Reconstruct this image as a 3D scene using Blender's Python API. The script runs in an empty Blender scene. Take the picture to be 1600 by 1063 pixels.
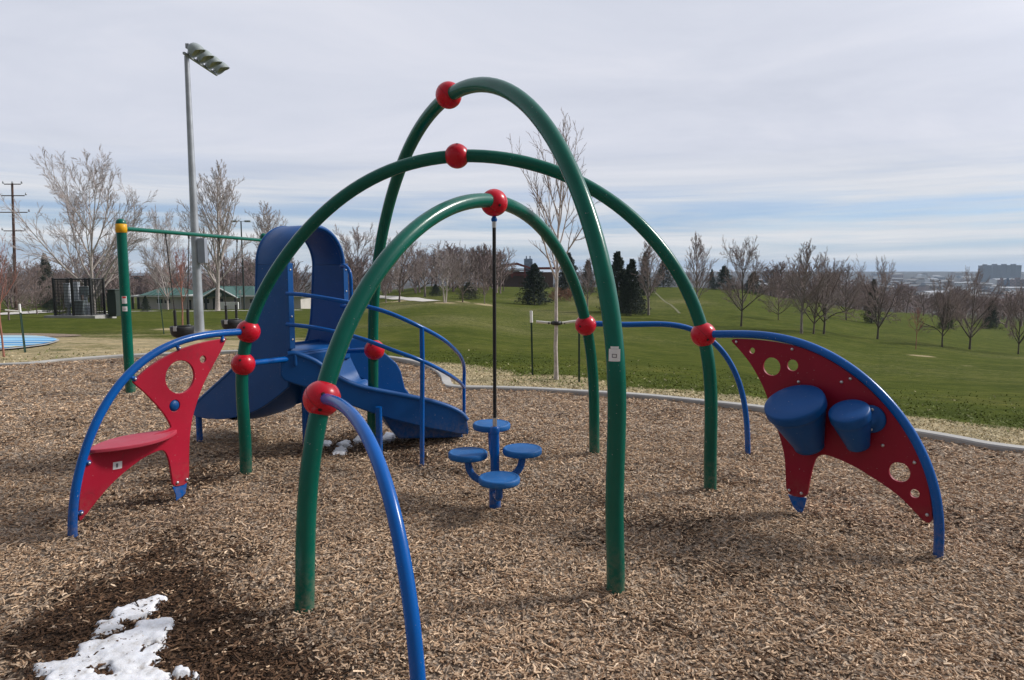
import bpy, bmesh, math, random
import numpy as np
from mathutils import Vector, Matrix, Euler, noise as mnoise
from mathutils.geometry import tessellate_polygon
random.seed(7); RNG = np.random.default_rng(7)
SC = bpy.context.scene; COL = SC.collection

# ---------------------------------------------------------------- camera
FPX = 1066.67; CAMH = 1.65; PIT = math.atan(109.5/FPX); CP, SP = math.cos(PIT), math.sin(PIT)
cam = bpy.data.cameras.new('camera'); camo = bpy.data.objects.new('camera', cam); COL.objects.link(camo)
camo.location = (0, 0, CAMH); camo.rotation_euler = (math.pi/2-PIT, 0, 0)
cam.lens = 24; cam.sensor_width = 36; cam.clip_start = .05; cam.clip_end = 20000
SC.camera = camo

def ray(px, py):
    u = (px-800)/FPX; v = (531.5-py)/FPX
    return Vector((u, CP+v*SP, v*CP-SP))
def G(px, py, z=0.0):
    r = ray(px, py); t = (z-CAMH)/r.z
    return Vector((r.x*t, r.y*t, z))
def AT(px, py, Y):
    r = ray(px, py); t = Y/r.y
    return Vector((r.x*t, Y, CAMH+r.z*t))
def ONP(px, py, A, B):                      # sight line meets the upright plane through A and B
    d = Vector((B[0]-A[0], B[1]-A[1])); n = Vector((-d.y, d.x)); r = ray(px, py)
    t = (n.x*A[0]+n.y*A[1])/(n.x*r.x+n.y*r.y)
    return Vector((r.x*t, r.y*t, CAMH+r.z*t))

# ---------------------------------------------------------------- materials
MATS = {}
def nodes(name):
    m = bpy.data.materials.new(name); m.use_nodes = True
    nt = m.node_tree; b = nt.nodes['Principled BSDF']; MATS[name] = m
    return m, nt, b
def ramp(nt, fac, stops):
    r = nt.nodes.new('ShaderNodeValToRGB'); e = r.color_ramp.elements
    while len(e) < len(stops): e.new(.5)
    for i, (p, c) in enumerate(stops):
        e[i].position = p; e[i].color = (*c, 1)
    nt.links.new(fac, r.inputs[0]); return r.outputs[0]
def noise(nt, scale, detail=4, rough=.55, vec=None, dist=0):
    n = nt.nodes.new('ShaderNodeTexNoise'); n.inputs['Scale'].default_value = scale
    n.inputs['Detail'].default_value = detail; n.inputs['Roughness'].default_value = rough
    n.inputs['Distortion'].default_value = dist
    if vec is None:
        vec = nt.nodes.new('ShaderNodeNewGeometry').outputs['Position']
    nt.links.new(vec, n.inputs['Vector']); return n.outputs['Fac']
def bump(nt, b, h, strength=.3, dist=.01):
    n = nt.nodes.new('ShaderNodeBump'); n.inputs['Strength'].default_value = strength; n.inputs['Distance'].default_value = dist
    nt.links.new(h, n.inputs['Height']); nt.links.new(n.outputs[0], b.inputs['Normal'])
def simple(name, c, rough=.6, var=.25, scale=3, metal=0, bmp=0, bscale=40, spec=.5, coat=0, c2=None):
    m, nt, b = nodes(name)
    b.inputs['Roughness'].default_value = rough; b.inputs['Metallic'].default_value = metal
    b.inputs['Specular IOR Level'].default_value = spec
    b.inputs['Coat Weight'].default_value = coat; b.inputs['Coat Roughness'].default_value = .12
    lo = tuple(x*(1-var) for x in c); hi = c2 or tuple(min(1, x*(1+var)) for x in c)
    f = noise(nt, scale, 6, .6)
    nt.links.new(ramp(nt, f, [(.3, lo), (.7, hi)]), b.inputs['Base Color'])
    if bmp: bump(nt, b, noise(nt, bscale, 4), bmp)
    return m
def paint(name, c, rough=.3, coat=.25, worn=.0, wornc=(.5,.5,.5), dust=.12):
    m, nt, b = nodes(name)
    b.inputs['Coat Weight'].default_value = coat*.5; b.inputs['Coat Roughness'].default_value = .15; b.inputs['Specular IOR Level'].default_value = .27
    f = noise(nt, 2.2, 8, .65)
    base = ramp(nt, f, [(.3, tuple(x*.86 for x in c)), (.7, tuple(x*1.1 for x in c))])
    # dust film and fine scratches
    g = noise(nt, 60, 6, .7)
    ms = ramp(nt, g, [(.60, (0,0,0)), (.78, (1,1,1))])
    mx = nt.nodes.new('ShaderNodeMix'); mx.data_type = 'RGBA'
    mul = nt.nodes.new('ShaderNodeMath'); mul.operation = 'MULTIPLY'; mul.inputs[1].default_value = dust
    nt.links.new(ms, mul.inputs[0]); nt.links.new(mul.outputs[0], mx.inputs[0])
    nt.links.new(base, mx.inputs[6]); mx.inputs[7].default_value = (.36,.33,.30,1)
    out = mx.outputs[2]
    if worn:
        w = noise(nt, 9, 10, .75, dist=.6)
        wm = ramp(nt, w, [(.60-worn*.1, (0,0,0)), (.66, (1,1,1))])
        m2 = nt.nodes.new('ShaderNodeMix'); m2.data_type = 'RGBA'
        mu = nt.nodes.new('ShaderNodeMath'); mu.operation = 'MULTIPLY'; mu.inputs[1].default_value = .35
        nt.links.new(wm, mu.inputs[0]); nt.links.new(mu.outputs[0], m2.inputs[0])
        nt.links.new(out, m2.inputs[6]); m2.inputs[7].default_value = (*wornc, 1); out = m2.outputs[2]
    gz = nt.nodes.new('ShaderNodeNewGeometry'); sz_ = nt.nodes.new('ShaderNodeSeparateXYZ'); nt.links.new(gz.outputs['Position'], sz_.inputs[0])
    mr = nt.nodes.new('ShaderNodeMapRange'); nt.links.new(sz_.outputs[2], mr.inputs[0]); mr.inputs[1].default_value = .0; mr.inputs[2].default_value = .30; mr.inputs[3].default_value = 1; mr.inputs[4].default_value = 0
    nz = ramp(nt, noise(nt, 26, 8, .75), [(.42, (0,0,0)), (.66, (1,1,1))]); mz = nt.nodes.new('ShaderNodeMath'); mz.operation = 'MULTIPLY'; nt.links.new(nz, mz.inputs[0]); nt.links.new(mr.outputs[0], mz.inputs[1])
    mk = nt.nodes.new('ShaderNodeMath'); mk.operation = 'MULTIPLY'; mk.inputs[1].default_value = .55; nt.links.new(mz.outputs[0], mk.inputs[0])
    m3 = nt.nodes.new('ShaderNodeMix'); m3.data_type = 'RGBA'; nt.links.new(mk.outputs[0], m3.inputs[0]); nt.links.new(out, m3.inputs[6]); m3.inputs[7].default_value = (.22,.17,.12,1); out = m3.outputs[2]
    chalk = ramp(nt, noise(nt, .9, 9, .7, dist=.8), [(.42, (1,1,1)), (.68, (1.05,1.2,1.2))]); m4 = nt.nodes.new('ShaderNodeMix'); m4.data_type = 'RGBA'; m4.blend_type = 'MULTIPLY'; m4.inputs[0].default_value = 1; nt.links.new(out, m4.inputs[6]); nt.links.new(chalk, m4.inputs[7]); out = m4.outputs[2]
    # small chips in the coating, down to grey
    ck = ramp(nt, noise(nt, 75, 2, .5), [(.735, (0,0,0)), (.75, (1,1,1))]); m5 = nt.nodes.new('ShaderNodeMix'); m5.data_type = 'RGBA'; mk2 = nt.nodes.new('ShaderNodeMath'); mk2.operation = 'MULTIPLY'; mk2.inputs[1].default_value = .6; nt.links.new(ck, mk2.inputs[0]); nt.links.new(mk2.outputs[0], m5.inputs[0]); nt.links.new(out, m5.inputs[6]); m5.inputs[7].default_value = (.4,.4,.38,1); out = m5.outputs[2]
    nt.links.new(out, b.inputs['Base Color'])
    rr = nt.nodes.new('ShaderNodeMapRange'); nt.links.new(noise(nt, 7, 6, .6), rr.inputs[0])
    rr.inputs[3].default_value = rough*.75; rr.inputs[4].default_value = rough*1.5
    nt.links.new(rr.outputs[0], b.inputs['Roughness'])
    bump(nt, b, noise(nt, 30, 3), .04, .004)
    return m
GREEN = paint('green_powder_coat', (.0003,.098,.066), .21, .12, dust=.018)
BLUE = paint('blue_powder_coat', (.0003,.083,.33), .21, .12, dust=.015)
BLUEP = paint('blue_moulded_plastic', (.0006,.062,.225), .40, .0, dust=.03)
BLUES = paint('blue_seat_rubber', (.006,.095,.29), .5, .0, dust=.35)
RED = paint('red_painted_ball', (.52,.006,.020), .24, .2, dust=.03)
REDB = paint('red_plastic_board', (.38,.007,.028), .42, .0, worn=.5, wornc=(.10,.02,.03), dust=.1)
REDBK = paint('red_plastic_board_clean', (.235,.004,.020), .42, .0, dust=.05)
REDS = paint('red_seat_board', (.46,.045,.075), .45, .0, dust=.35)
YEL = paint('yellow_collar_paint', (.72,.36,.01), .4, .1)
STEEL = simple('steel_bolt', (.55,.55,.56), .35, .15, 20, metal=.8)
GALV = simple('galvanised_steel', (.36,.38,.41), .5, .22, 1.5, metal=.45)
CHAIN = simple('dark_chain', (.07,.07,.07), .5, .3, 40, metal=.5)
RUBBER = simple('black_rubber', (.015,.015,.016), .55, .3, 30, bmp=.2)
ROPE = simple('black_rope', (.012,.012,.013), .75, .4, 90, bmp=.5, bscale=200)
DARKHOLE = simple('dark_recess', (.035,.003,.005), .8)
STICK = simple('white_sticker', (.72,.72,.71), .5, .06, 60)
STICKG = simple('grey_print', (.12,.12,.13), .5)
STICKR = simple('red_print', (.62,.03,.03), .5)
CONC = simple('pale_concrete', (.36,.35,.33), .9, .18, 2.5, bmp=.3, bscale=60)
PATH = simple('path_concrete', (.56,.53,.48), .9, .1, .4)
BARKP = simple('pale_bark', (.42,.37,.34), .9, .3, 6)
BARKG = simple('grey_bark', (.24,.20,.18), .9, .3, 6)
BARKB = simple('brown_bark', (.135,.10,.085), .9, .3, 6)
BARKR = simple('reddish_bark', (.33,.14,.10), .85, .3, 6)
BARKW = simple('birch_white_bark', (.50,.44,.40), .85, .35, 12)
BARKD = simple('dark_bark', (.10,.08,.07), .9, .3, 6)
TWIGP = simple('pale_twigs', (.42,.36,.34), .9, .2, .5)
TWIGB = simple('brown_twigs', (.26,.20,.185), .9, .25, .5)
TWIGG = simple('grey_twigs', (.33,.275,.26), .9, .25, .5)
TWIGR = simple('reddish_twigs', (.32,.15,.12), .9, .25, .5)
NEEDLE = simple('conifer_needles', (.022,.036,.021), .8, .5, 2.0)
NEEDL2 = simple('conifer_needles_brownish', (.045,.048,.028), .8, .5, 2.0)
SCRUB = simple('brown_scrub_twigs', (.20,.10,.06), .9, .3, 2)
BWALL = simple('building_render', (.50,.47,.43), .85, .1, .6)
BROOF = simple('green_metal_roof', (.022,.085,.067), .5, .15, 1, metal=.1)
BTRIM = simple('white_trim', (.7,.7,.68), .6, .05, 1)
BDARK = simple('dark_opening', (.02,.024,.028), .3)
CABG = simple('grey_cabinet_metal', (.22,.26,.27), .5, .1, 2)
CABD = simple('dark_green_cabinet', (.022,.034,.028), .6, .2, 2)
FENCEM = simple('black_fence_mesh', (.018,.018,.018), .6)
POSTG = simple('green_stake_paint', (.015,.045,.03), .6, .3, 20)
WHITEP = simple('white_plastic', (.75,.75,.74), .5, .05, 5)
STRAPM = simple('canvas_strap', (.6,.58,.52), .9, .1, 30)
WOODP = simple('utility_pole_wood', (.12,.065,.05), .9, .3, 2)
REDST = simple('red_grandstand_paint', (.20,.035,.03), .7, .2, .2)
BRNW = simple('brown_wall', (.13,.075,.065), .9, .15, .3)
LAMPG = simple('lamp_housing', (.30,.34,.34), .4, .15, 3)
LAMPI = simple('lamp_glass', (.30,.28,.20), .25, .3, 5)

# ---------------------------------------------------------------- object helpers
ORG = {}
def thing(name, loc, label, cat, group=None, rz=0):
    o = bpy.data.objects.new(name, None); COL.objects.link(o); o.location = loc; o.rotation_euler.z = rz
    o.empty_display_size = .2
    o['label'] = label; o['category'] = cat
    if group: o['group'] = group
    ORG[o.name] = Vector(loc); return o
def tag(o, label, cat, group=None):
    o['label'] = label; o['category'] = cat
    if group: o['group'] = group
    return o
def origin(p):
    while p.parent: p = p.parent
    return ORG.get(p.name, Vector((0,0,0)))
class MB:
    def __init__(s): s.v = []; s.f = []; s.mi = []; s.sm = []; s.k = 0
    def add(s, vs, fs, smooth=True, mi=None):
        n = len(s.v); s.v += [tuple(p) for p in vs]; s.f += [tuple(i+n for i in f) for f in fs]
        s.mi += [s.k if mi is None else mi]*len(fs); s.sm += [smooth]*len(fs)
    def box(s, c, sz, rz=0, M=None):
        c = Vector(c); R = M or Matrix.Rotation(rz, 3, 'Z'); vs = []
        for x in (-.5,.5):
            for y in (-.5,.5):
                for z in (-.5,.5): vs.append(c+R@Vector((x*sz[0], y*sz[1], z*sz[2])))
        s.add(vs, [(0,1,3,2),(4,6,7,5),(0,4,5,1),(2,3,7,6),(0,2,6,4),(1,5,7,3)], False)
    def tube(s, pts, r, n=16, cap=True):
        pts = [Vector(p) for p in pts]; N = len(pts)
        rs = r if hasattr(r, '__len__') else [r]*N
        vs = []; up = None
        for i, p in enumerate(pts):
            t = (pts[min(i+1, N-1)]-pts[max(i-1, 0)]).normalized()
            if up is None:
                up = Vector((0,0,1)) if abs(t.z) < .9 else Vector((1,0,0))
            a = (up-t*up.dot(t)).normalized(); b = t.cross(a); up = a
            for k in range(n):
                q = 2*math.pi*k/n; vs.append(p+(a*math.cos(q)+b*math.sin(q))*rs[i])
        fs = [(i*n+k, i*n+(k+1)%n, (i+1)*n+(k+1)%n, (i+1)*n+k) for i in range(N-1) for k in range(n)]
        s.add(vs, fs)
        if cap:
            s.add([vs[k] for k in range(n)][::-1], [tuple(range(n))], False)
            s.add([vs[(N-1)*n+k] for k in range(n)], [tuple(range(n))], False)
    def lathe(s, prof, c, axis=(0,0,1), n=28, smooth=True):   # prof: (r, h) along axis
        c = Vector(c); t = Vector(axis).normalized()
        up = Vector((1,0,0)) if abs(t.x) < .9 else Vector((0,1,0))
        a = (up-t*up.dot(t)).normalized(); b = t.cross(a); vs = []
        for (r, h) in prof:
            for k in range(n):
                q = 2*math.pi*k/n; vs.append(c+t*h+(a*math.cos(q)+b*math.sin(q))*max(r, 1e-4))
        m = len(prof)
        s.add(vs, [(i*n+k, i*n+(k+1)%n, (i+1)*n+(k+1)%n, (i+1)*n+k) for i in range(m-1) for k in range(n)], smooth)
    def sphere(s, c, r, n=24):
        s.lathe([(r*math.sin(math.pi*i/n), -r*math.cos(math.pi*i/n)) for i in range(n+1)], c, n=2*n)
    def build(s, name, mats, parent=None, bevel=0, auto=None):
        if not isinstance(mats, (list, tuple)): mats = [mats]
        me = bpy.data.meshes.new(name); o0 = origin(parent) if parent else Vector((0,0,0))
        me.from_pydata([(v[0]-o0.x, v[1]-o0.y, v[2]-o0.z) for v in s.v], [], s.f)
        for m in mats: me.materials.append(m)
        me.polygons.foreach_set('material_index', s.mi); me.polygons.foreach_set('use_smooth', s.sm)
        me.update()
        o = bpy.data.objects.new(name, me); COL.objects.link(o)
        if parent: o.parent = parent
        if bevel:
            b = o.modifiers.new('bevel', 'BEVEL'); b.width = bevel; b.segments = 3; b.limit_method = 'ANGLE'; b.angle_limit = math.radians(50)
        return o
def npmesh(name, V, F, mats, parent=None, smooth=False, col=None, link=True, mi=None):
    """V (n,3); F (m,k) numpy"""
    me = bpy.data.meshes.new(name); k = F.shape[1]
    me.vertices.add(len(V)); me.vertices.foreach_set('co', np.ascontiguousarray(V, dtype=np.float32).ravel())
    me.loops.add(F.size); me.loops.foreach_set('vertex_index', np.ascontiguousarray(F, dtype=np.int32).ravel())
    me.polygons.add(len(F)); me.polygons.foreach_set('loop_start', np.arange(len(F), dtype=np.int32)*k)
    me.polygons.foreach_set('loop_total', np.full(len(F), k, dtype=np.int32))
    me.polygons.foreach_set('use_smooth', np.full(len(F), smooth, dtype=bool))
    for m in (mats if isinstance(mats, (list, tuple)) else [mats]): me.materials.append(m)
    if mi is not None: me.polygons.foreach_set('material_index', mi.astype(np.int32))
    me.update(calc_edges=True)
    if col is not None:
        a = me.color_attributes.new('tone', 'FLOAT_COLOR', 'POINT')
        c4 = np.ones((len(V), 4), dtype=np.float32); c4[:, :col.shape[1]] = col
        a.data.foreach_set('color', c4.ravel())
    if not link: return me
    o = bpy.data.objects.new(name, me); COL.objects.link(o)
    if parent: o.parent = parent
    return o
def meshobj(name, me, parent=None):
    o = bpy.data.objects.new(name, me); COL.objects.link(o)
    if parent: o.parent = parent
    return o
def spline(pts, n=8, closed=False):
    P = [Vector(p) for p in pts]; out = []; N = len(P)
    for i in range(N if closed else N-1):
        if closed: a, b, c, d = P[i-1], P[i], P[(i+1)%N], P[(i+2)%N]
        else: a, b, c, d = P[max(i-1,0)], P[i], P[i+1], P[min(i+2,N-1)]
        for k in range(n):
            t = k/n; out.append(.5*((2*b)+(c-a)*t+(2*a-5*b+4*c-d)*t*t+(3*b-a-3*c+d)*t**3))
    if not closed: out.append(P[-1])
    return out
def fitcurve(P, deg=7, n=90, lam=0):
    """smooth a noisy 3D polyline with a polynomial in chord length, ends kept heavy"""
    P = np.array([tuple(p) for p in P]); d = np.r_[0, np.cumsum(np.linalg.norm(np.diff(P, axis=0), axis=1))]; d /= d[-1]
    w = np.ones(len(P)); w[0] = w[-1] = 8
    T = np.linspace(0, 1, n); return [Vector(q) for q in np.stack([np.polyval(np.polyfit(d, P[:, k], deg, w=w), T) for k in range(3)], 1)]
def chaikin(P, it=2, r=.22):
    for _ in range(it):
        Q = []
        for i in range(len(P)):
            a = P[i]; b = P[(i+1) % len(P)]
            Q.append((a[0]*(1-r)+b[0]*r, a[1]*(1-r)+b[1]*r)); Q.append((a[0]*r+b[0]*(1-r), a[1]*r+b[1]*(1-r)))
        P = Q
    return P
def board(name, outline, holes, th, A, d, mat, parent, bev=.003, off=0):
    """flat board with holes; outline in (s,z) of the upright plane from A along unit d"""
    cu = bpy.data.curves.new('tmp', 'CURVE'); cu.dimensions = '2D'; cu.fill_mode = 'BOTH'; cu.extrude = th/2-bev; cu.bevel_depth = bev; cu.bevel_resolution = 1; cu.offset = -bev
    loops = [outline]+[[(cx+r*math.cos(2*math.pi*k/36), cz+r*math.sin(2*math.pi*k/36)) for k in range(36)] for cx, cz, r in holes]
    for L in loops:
        sp = cu.splines.new('POLY'); sp.points.add(len(L)-1)
        for q, p in zip(sp.points, L): q.co = (p[0], p[1], 0, 1)
        sp.use_cyclic_u = True
    t = bpy.data.objects.new('tmp', cu); COL.objects.link(t)
    dg = bpy.context.evaluated_depsgraph_get(); me = bpy.data.meshes.new_from_object(t.evaluated_get(dg))
    bpy.data.objects.remove(t); bpy.data.curves.remove(cu)
    n = Vector((-d.y, d.x)); o0 = origin(parent)
    for v in me.vertices:
        s, z, h = v.co; h += off
        v.co = Vector((A[0]+d.x*s+n.x*h, A[1]+d.y*s+n.y*h, z))-o0
    me.materials.clear(); me.materials.append(mat)
    for p in me.polygons: p.use_smooth = False
    me.name = name
    return meshobj(name, me, parent)
def copy_tree(o, parent=None):
    c = o.copy(); COL.objects.link(c); c.parent = parent
    for ch in [x for x in bpy.data.objects if x.parent == o]: copy_tree(ch, c)
    return c

# ---------------------------------------------------------------- value noise in numpy
def vnoise(x, y, seed=0):
    xi = np.floor(x).astype(np.int64); yi = np.floor(y).astype(np.int64); fx = x-xi; fy = y-yi
    fx = fx*fx*(3-2*fx); fy = fy*fy*(3-2*fy)
    def h(a, b):
        n = (a*374761393+b*668265263+seed*1442695041) & 0x7fffffff
        n = ((n ^ (n >> 13))*1274126177) & 0x7fffffff
        return ((n ^ (n >> 16)) & 0xffff)/65535.0
    return (h(xi,yi)*(1-fx)+h(xi+1,yi)*fx)*(1-fy)+(h(xi,yi+1)*(1-fx)+h(xi+1,yi+1)*fx)*fy
def fbm(x, y, seed=0, o=4):
    s = 0; a = .5
    for i in range(o): s = s+a*vnoise(x*2**i, y*2**i, seed+i*17); a *= .5
    return s/(1-.5**o)

# ---------------------------------------------------------------- setting: kerb polygon, terrain
kerb_px = [(0,572),(100,564),(200,557),(300,553),(420,549),(520,552),(600,559),(650,567),(678,577),(694,589),(699,602),(712,607),(760,608),(830,610),(900,614),(1000,620),(1100,630),(1200,641),(1300,656),(1400,672),(1500,689),(1600,706)]
KP = [tuple(G(x, y)[:2]) for x, y in kerb_px]
KERB = [(-16,10.5),(-12,11.6)]+KP+[(6.6,4.9),(8.6,3.0),(10,0),(9,-4),(4,-8),(-4,-9),(-12,-6),(-17,0),(-18,6)]
KER = np.array([p[:2] for p in spline([(x,y,0) for x,y in KERB], 6, True)])
for _ in range(3): KER = .5*KER+.25*(np.roll(KER, 1, 0)+np.roll(KER, -1, 0))
def inside(poly, X, Y):
    c = np.zeros(X.shape, bool); n = len(poly); j = n-1
    for i in range(n):
        xi, yi = poly[i]; xj, yj = poly[j]
        if yi != yj:
            m = ((yi > Y) != (yj > Y)) & (X < (xj-xi)*(Y-yi)/(yj-yi)+xi); c ^= m
        j = i
    return c
def pdist(poly, X, Y):
    d = np.full(X.shape, 1e9); n = len(poly)
    for i in range(n):
        a = poly[i]; b = poly[(i+1) % n]; ex, ey = b[0]-a[0], b[1]-a[1]; L = ex*ex+ey*ey+1e-12
        t = np.clip(((X-a[0])*ex+(Y-a[1])*ey)/L, 0, 1)
        d = np.minimum(d, np.hypot(X-a[0]-t*ex, Y-a[1]-t*ey))
    return d
KD = np.array([0,6,8,12,20,30,45,70,100,130,200,300,600,1200,2500,4300.])
KU = np.array([-.75,-.3,-.1,.05,.25,.33,.40,.55,.75])
KZ = np.array([
 [0,0,0,-.0,-.38,-1.05,-1.45,-2.6,-4.2,-5.8,-8,-10,-15,-22,-30,-20],
 [0,0,0,-.05,-.5,-1.2,-1.8,-3.2,-4.3,-5.8,-8,-10,-15,-25,-30,-15],
 [0,0,0,-.13,-.55,-1.0,-1.65,-2.45,-3.15,-3.5,-2.9,-6,-15,-30,-30,-12],
 [0,0,0,-.15,-.7,-1.5,-2.6,-3.6,-4.3,-4.5,-3.2,-7,-16,-35,-30,-11],
 [0,0,-.02,-.3,-1.0,-2.0,-3.0,-4.3,-4.4,-3.8,-3.0,-9,-20,-40,-35,-10],
 [0,0,-.06,-.37,-1.12,-2.1,-3.2,-4.5,-4.5,-3.9,-3.5,-12,-26,-42,-35,-9],
 [0,0,-.1,-.45,-1.25,-2.3,-3.5,-4.9,-5.0,-5.3,-6.2,-16,-30,-45,-35,-9],
 [0,0,-.18,-.65,-1.6,-2.8,-4.1,-6.2,-6.9,-7.3,-10.5,-18,-32,-46,-36,-8],
 [0,-.0,-.25,-.75,-1.7,-3.0,-4.5,-7.3,-9,-10.5,-14,-20,-34,-47,-36,-8.]])
_q = np.linspace(0, 4300**.5, 1600); KDD = _q**2; _w = np.hanning(59); _w /= _w.sum()
KZZ = np.stack([np.convolve(np.pad(np.interp(KDD, KD, r_), 29, mode='edge'), _w, 'valid') for r_ in KZ])
_near = np.clip((KDD-9)/8, 0, 1); KZZ = np.stack([np.interp(KDD, KD, KZ[i])*(1-_near)+KZZ[i]*_near for i in range(len(KZ))])
def zt(X, Y):
    X = np.asarray(X, float); Y = np.asarray(Y, float)
    D = np.clip(Y, 0, 4300); u = np.clip(X/np.maximum(Y, 1.), -.75, .75)
    rows = np.stack([np.interp(D, KDD, KZZ[i]) for i in range(len(KU))])
    iu = np.clip(np.searchsorted(KU, u)-1, 0, len(KU)-2); f = (u-KU[iu])/(KU[iu+1]-KU[iu]); f = f*f*(3-2*f)
    z = np.take_along_axis(rows, iu[None], 0)[0]*(1-f)+np.take_along_axis(rows, iu[None]+1, 0)[0]*f
    amp = np.clip((D-14)/60, 0, 1)*.35
    return z+(fbm(X/14, Y/14, 5)-.5)*amp
def ztf(x, y): return float(zt(np.array([x]), np.array([y]))[0])
def GT(px, py):                              # sight line meets the terrain
    r = ray(px, py); lo = 3.0
    for D in np.geomspace(4, 4200, 900):
        t = D/r.y
        if CAMH+r.z*t < ztf(r.x*t, D): break
        lo = D
    t = lo/r.y; return Vector((r.x*t, lo, ztf(r.x*t, lo)))

az = np.concatenate([np.linspace(-48, 48, 520), np.linspace(50, 310, 90)])*math.pi/180
rad = np.concatenate([[0.5, 2, 4], np.linspace(5, 16, 70), np.geomspace(16.3, 5200, 190)])
A_, R_ = np.meshgrid(az, rad, indexing='ij'); GX = np.sin(A_)*R_; GY = np.cos(A_)*R_
GY = np.where(GY > 4300, 4300, GY)
GZ = zt(GX, GY)
ins = inside(KER, GX, GY); dk = pdist(KER, GX, GY)
GZ = np.where(ins, GZ-.14, GZ-.004)
na, nr = GX.shape
idx = np.arange(na*nr).reshape(na, nr)
a0 = idx; a1 = np.roll(idx, -1, 0)
F = np.stack([a0[:, :-1], a1[:, :-1], a1[:, 1:], a0[:, 1:]], -1).reshape(-1, 4)[:, ::-1]
# dryness of the turf: a tan strip by the kerb, patchy lawn on the left, bare rings
dry = np.clip(1-(dk-.2)/1.6, 0, 1)*.9
left = np.clip((-GX/np.maximum(GY,1)-.15)/.3, 0, 1)*np.clip((34-R_)/12, 0, 1)
dry = np.maximum(dry, left*(.35+.75*(fbm(GX/2.6+3, GY/1.1, 3)-.35)*1.6))
_k = 2.2+np.clip((GX/np.maximum(GY,1)-.1)/.4, 0, 1)*1.3
dry = np.maximum(dry, np.clip(_k-dk/.8, 0, 1)*(GX/np.maximum(GY,1) > -.15)*np.clip(fbm(GX/.8,GY/.8,11)+.45, 0, 1))
nearhill = np.clip(((fbm(GX/16, GY/30, 8)-.47)*3), 0, 1)*.17*np.clip((R_-12)/25, 0, 1)*np.clip((260-R_)/60, 0, 1)
dry = np.maximum(dry, nearhill)
def ring(px, py, r, s=1.0):
    global dry
    c = GT(px, py); dd = np.hypot((GX-c.x), (GY-c.y))
    dry = np.maximum(dry, np.clip(1.6-dd/r*1.2, 0, 1)*s)
ring(868, 594, .8); ring(285, 515, 1.2, .9); ring(10, 556, .9, .9); ring(1440, 556, .8, .75); ring(1512, 571, .6, .5); ring(315, 522, 1.2, .9)
for x, y in ((603,472),(695,473),(723,472),(756,475),(624,471)): ring(x, y, 1.6, .8)
# worn track up the hill
far = np.clip((R_-260)/250, 0, 1)
tone = np.stack([np.clip(dry, 0, 1), far, np.zeros_like(far)], -1).reshape(-1, 3)
m, nt, b = nodes('turf')
at = nt.nodes.new('ShaderNodeAttribute'); at.attribute_name = 'tone'
sp = nt.nodes.new('ShaderNodeSeparateColor'); nt.links.new(at.outputs['Color'], sp.inputs[0])
geo = nt.nodes.new('ShaderNodeNewGeometry').outputs['Position']
g1 = noise(nt, .35, 8, .65, geo); g2 = noise(nt, 5.5, 6, .7, geo); g3 = noise(nt, 45, 4, .7, geo)
green = ramp(nt, g1, [(.28, (.042,.057,.009)), (.5, (.062,.078,.012)), (.75, (.100,.104,.024))])
tan = ramp(nt, g2, [(.28, (.22,.18,.10)), (.6, (.38,.315,.19)), (.8, (.50,.43,.30))])
def addn(a, b_, k):
    x = nt.nodes.new('ShaderNodeMath'); x.operation = 'MULTIPLY_ADD'; nt.links.new(b_, x.inputs[0]); x.inputs[1].default_value = k; nt.links.new(a, x.inputs[2]); return x.outputs[0]
fac = addn(addn(sp.outputs[0], g2, .75), g3, .35)
fm = ramp(nt, fac, [(.66, (0,0,0)), (1.0, (1,1,1))])
mx = nt.nodes.new('ShaderNodeMix'); mx.data_type = 'RGBA'; nt.links.new(fm, mx.inputs[0]); nt.links.new(green, mx.inputs[6]); nt.links.new(tan, mx.inputs[7])
brn = ramp(nt, noise(nt, .012, 8, .7, geo), [(.35, (.045,.038,.036)), (.55, (.065,.058,.052)), (.7, (.12,.115,.11))])
mf = nt.nodes.new('ShaderNodeMix'); mf.data_type = 'RGBA'; nt.links.new(sp.outputs[1], mf.inputs[0]); nt.links.new(mx.outputs[2], mf.inputs[6]); nt.links.new(brn, mf.inputs[7])
g5 = noise(nt, 1.6, 9, .75, geo); fine = ramp(nt, addn(g5, g3, .6), [(.54, (.48,.54,.46)), (.8, (1.0,1.0,1.0)), (1.03, (1.6,1.45,1.4))])
mm = nt.nodes.new('ShaderNodeMix'); mm.data_type = 'RGBA'; mm.blend_type = 'MULTIPLY'; mm.inputs[0].default_value = 1
nt.links.new(mf.outputs[2], mm.inputs[6]); nt.links.new(fine, mm.inputs[7]); nt.links.new(mm.outputs[2], b.inputs['Base Color'])
b.inputs['Roughness'].default_value = 1; b.inputs['Specular IOR Level'].default_value = .03
bump(nt, b, g3, .6, .04); TURF = m
V = np.stack([GX, GY, GZ], -1).reshape(-1, 3)
ter = npmesh('grass_terrain', V, F, TURF, smooth=True, col=tone); ter['kind'] = 'structure'
# close the little hole at the centre is under the wood chips

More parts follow.
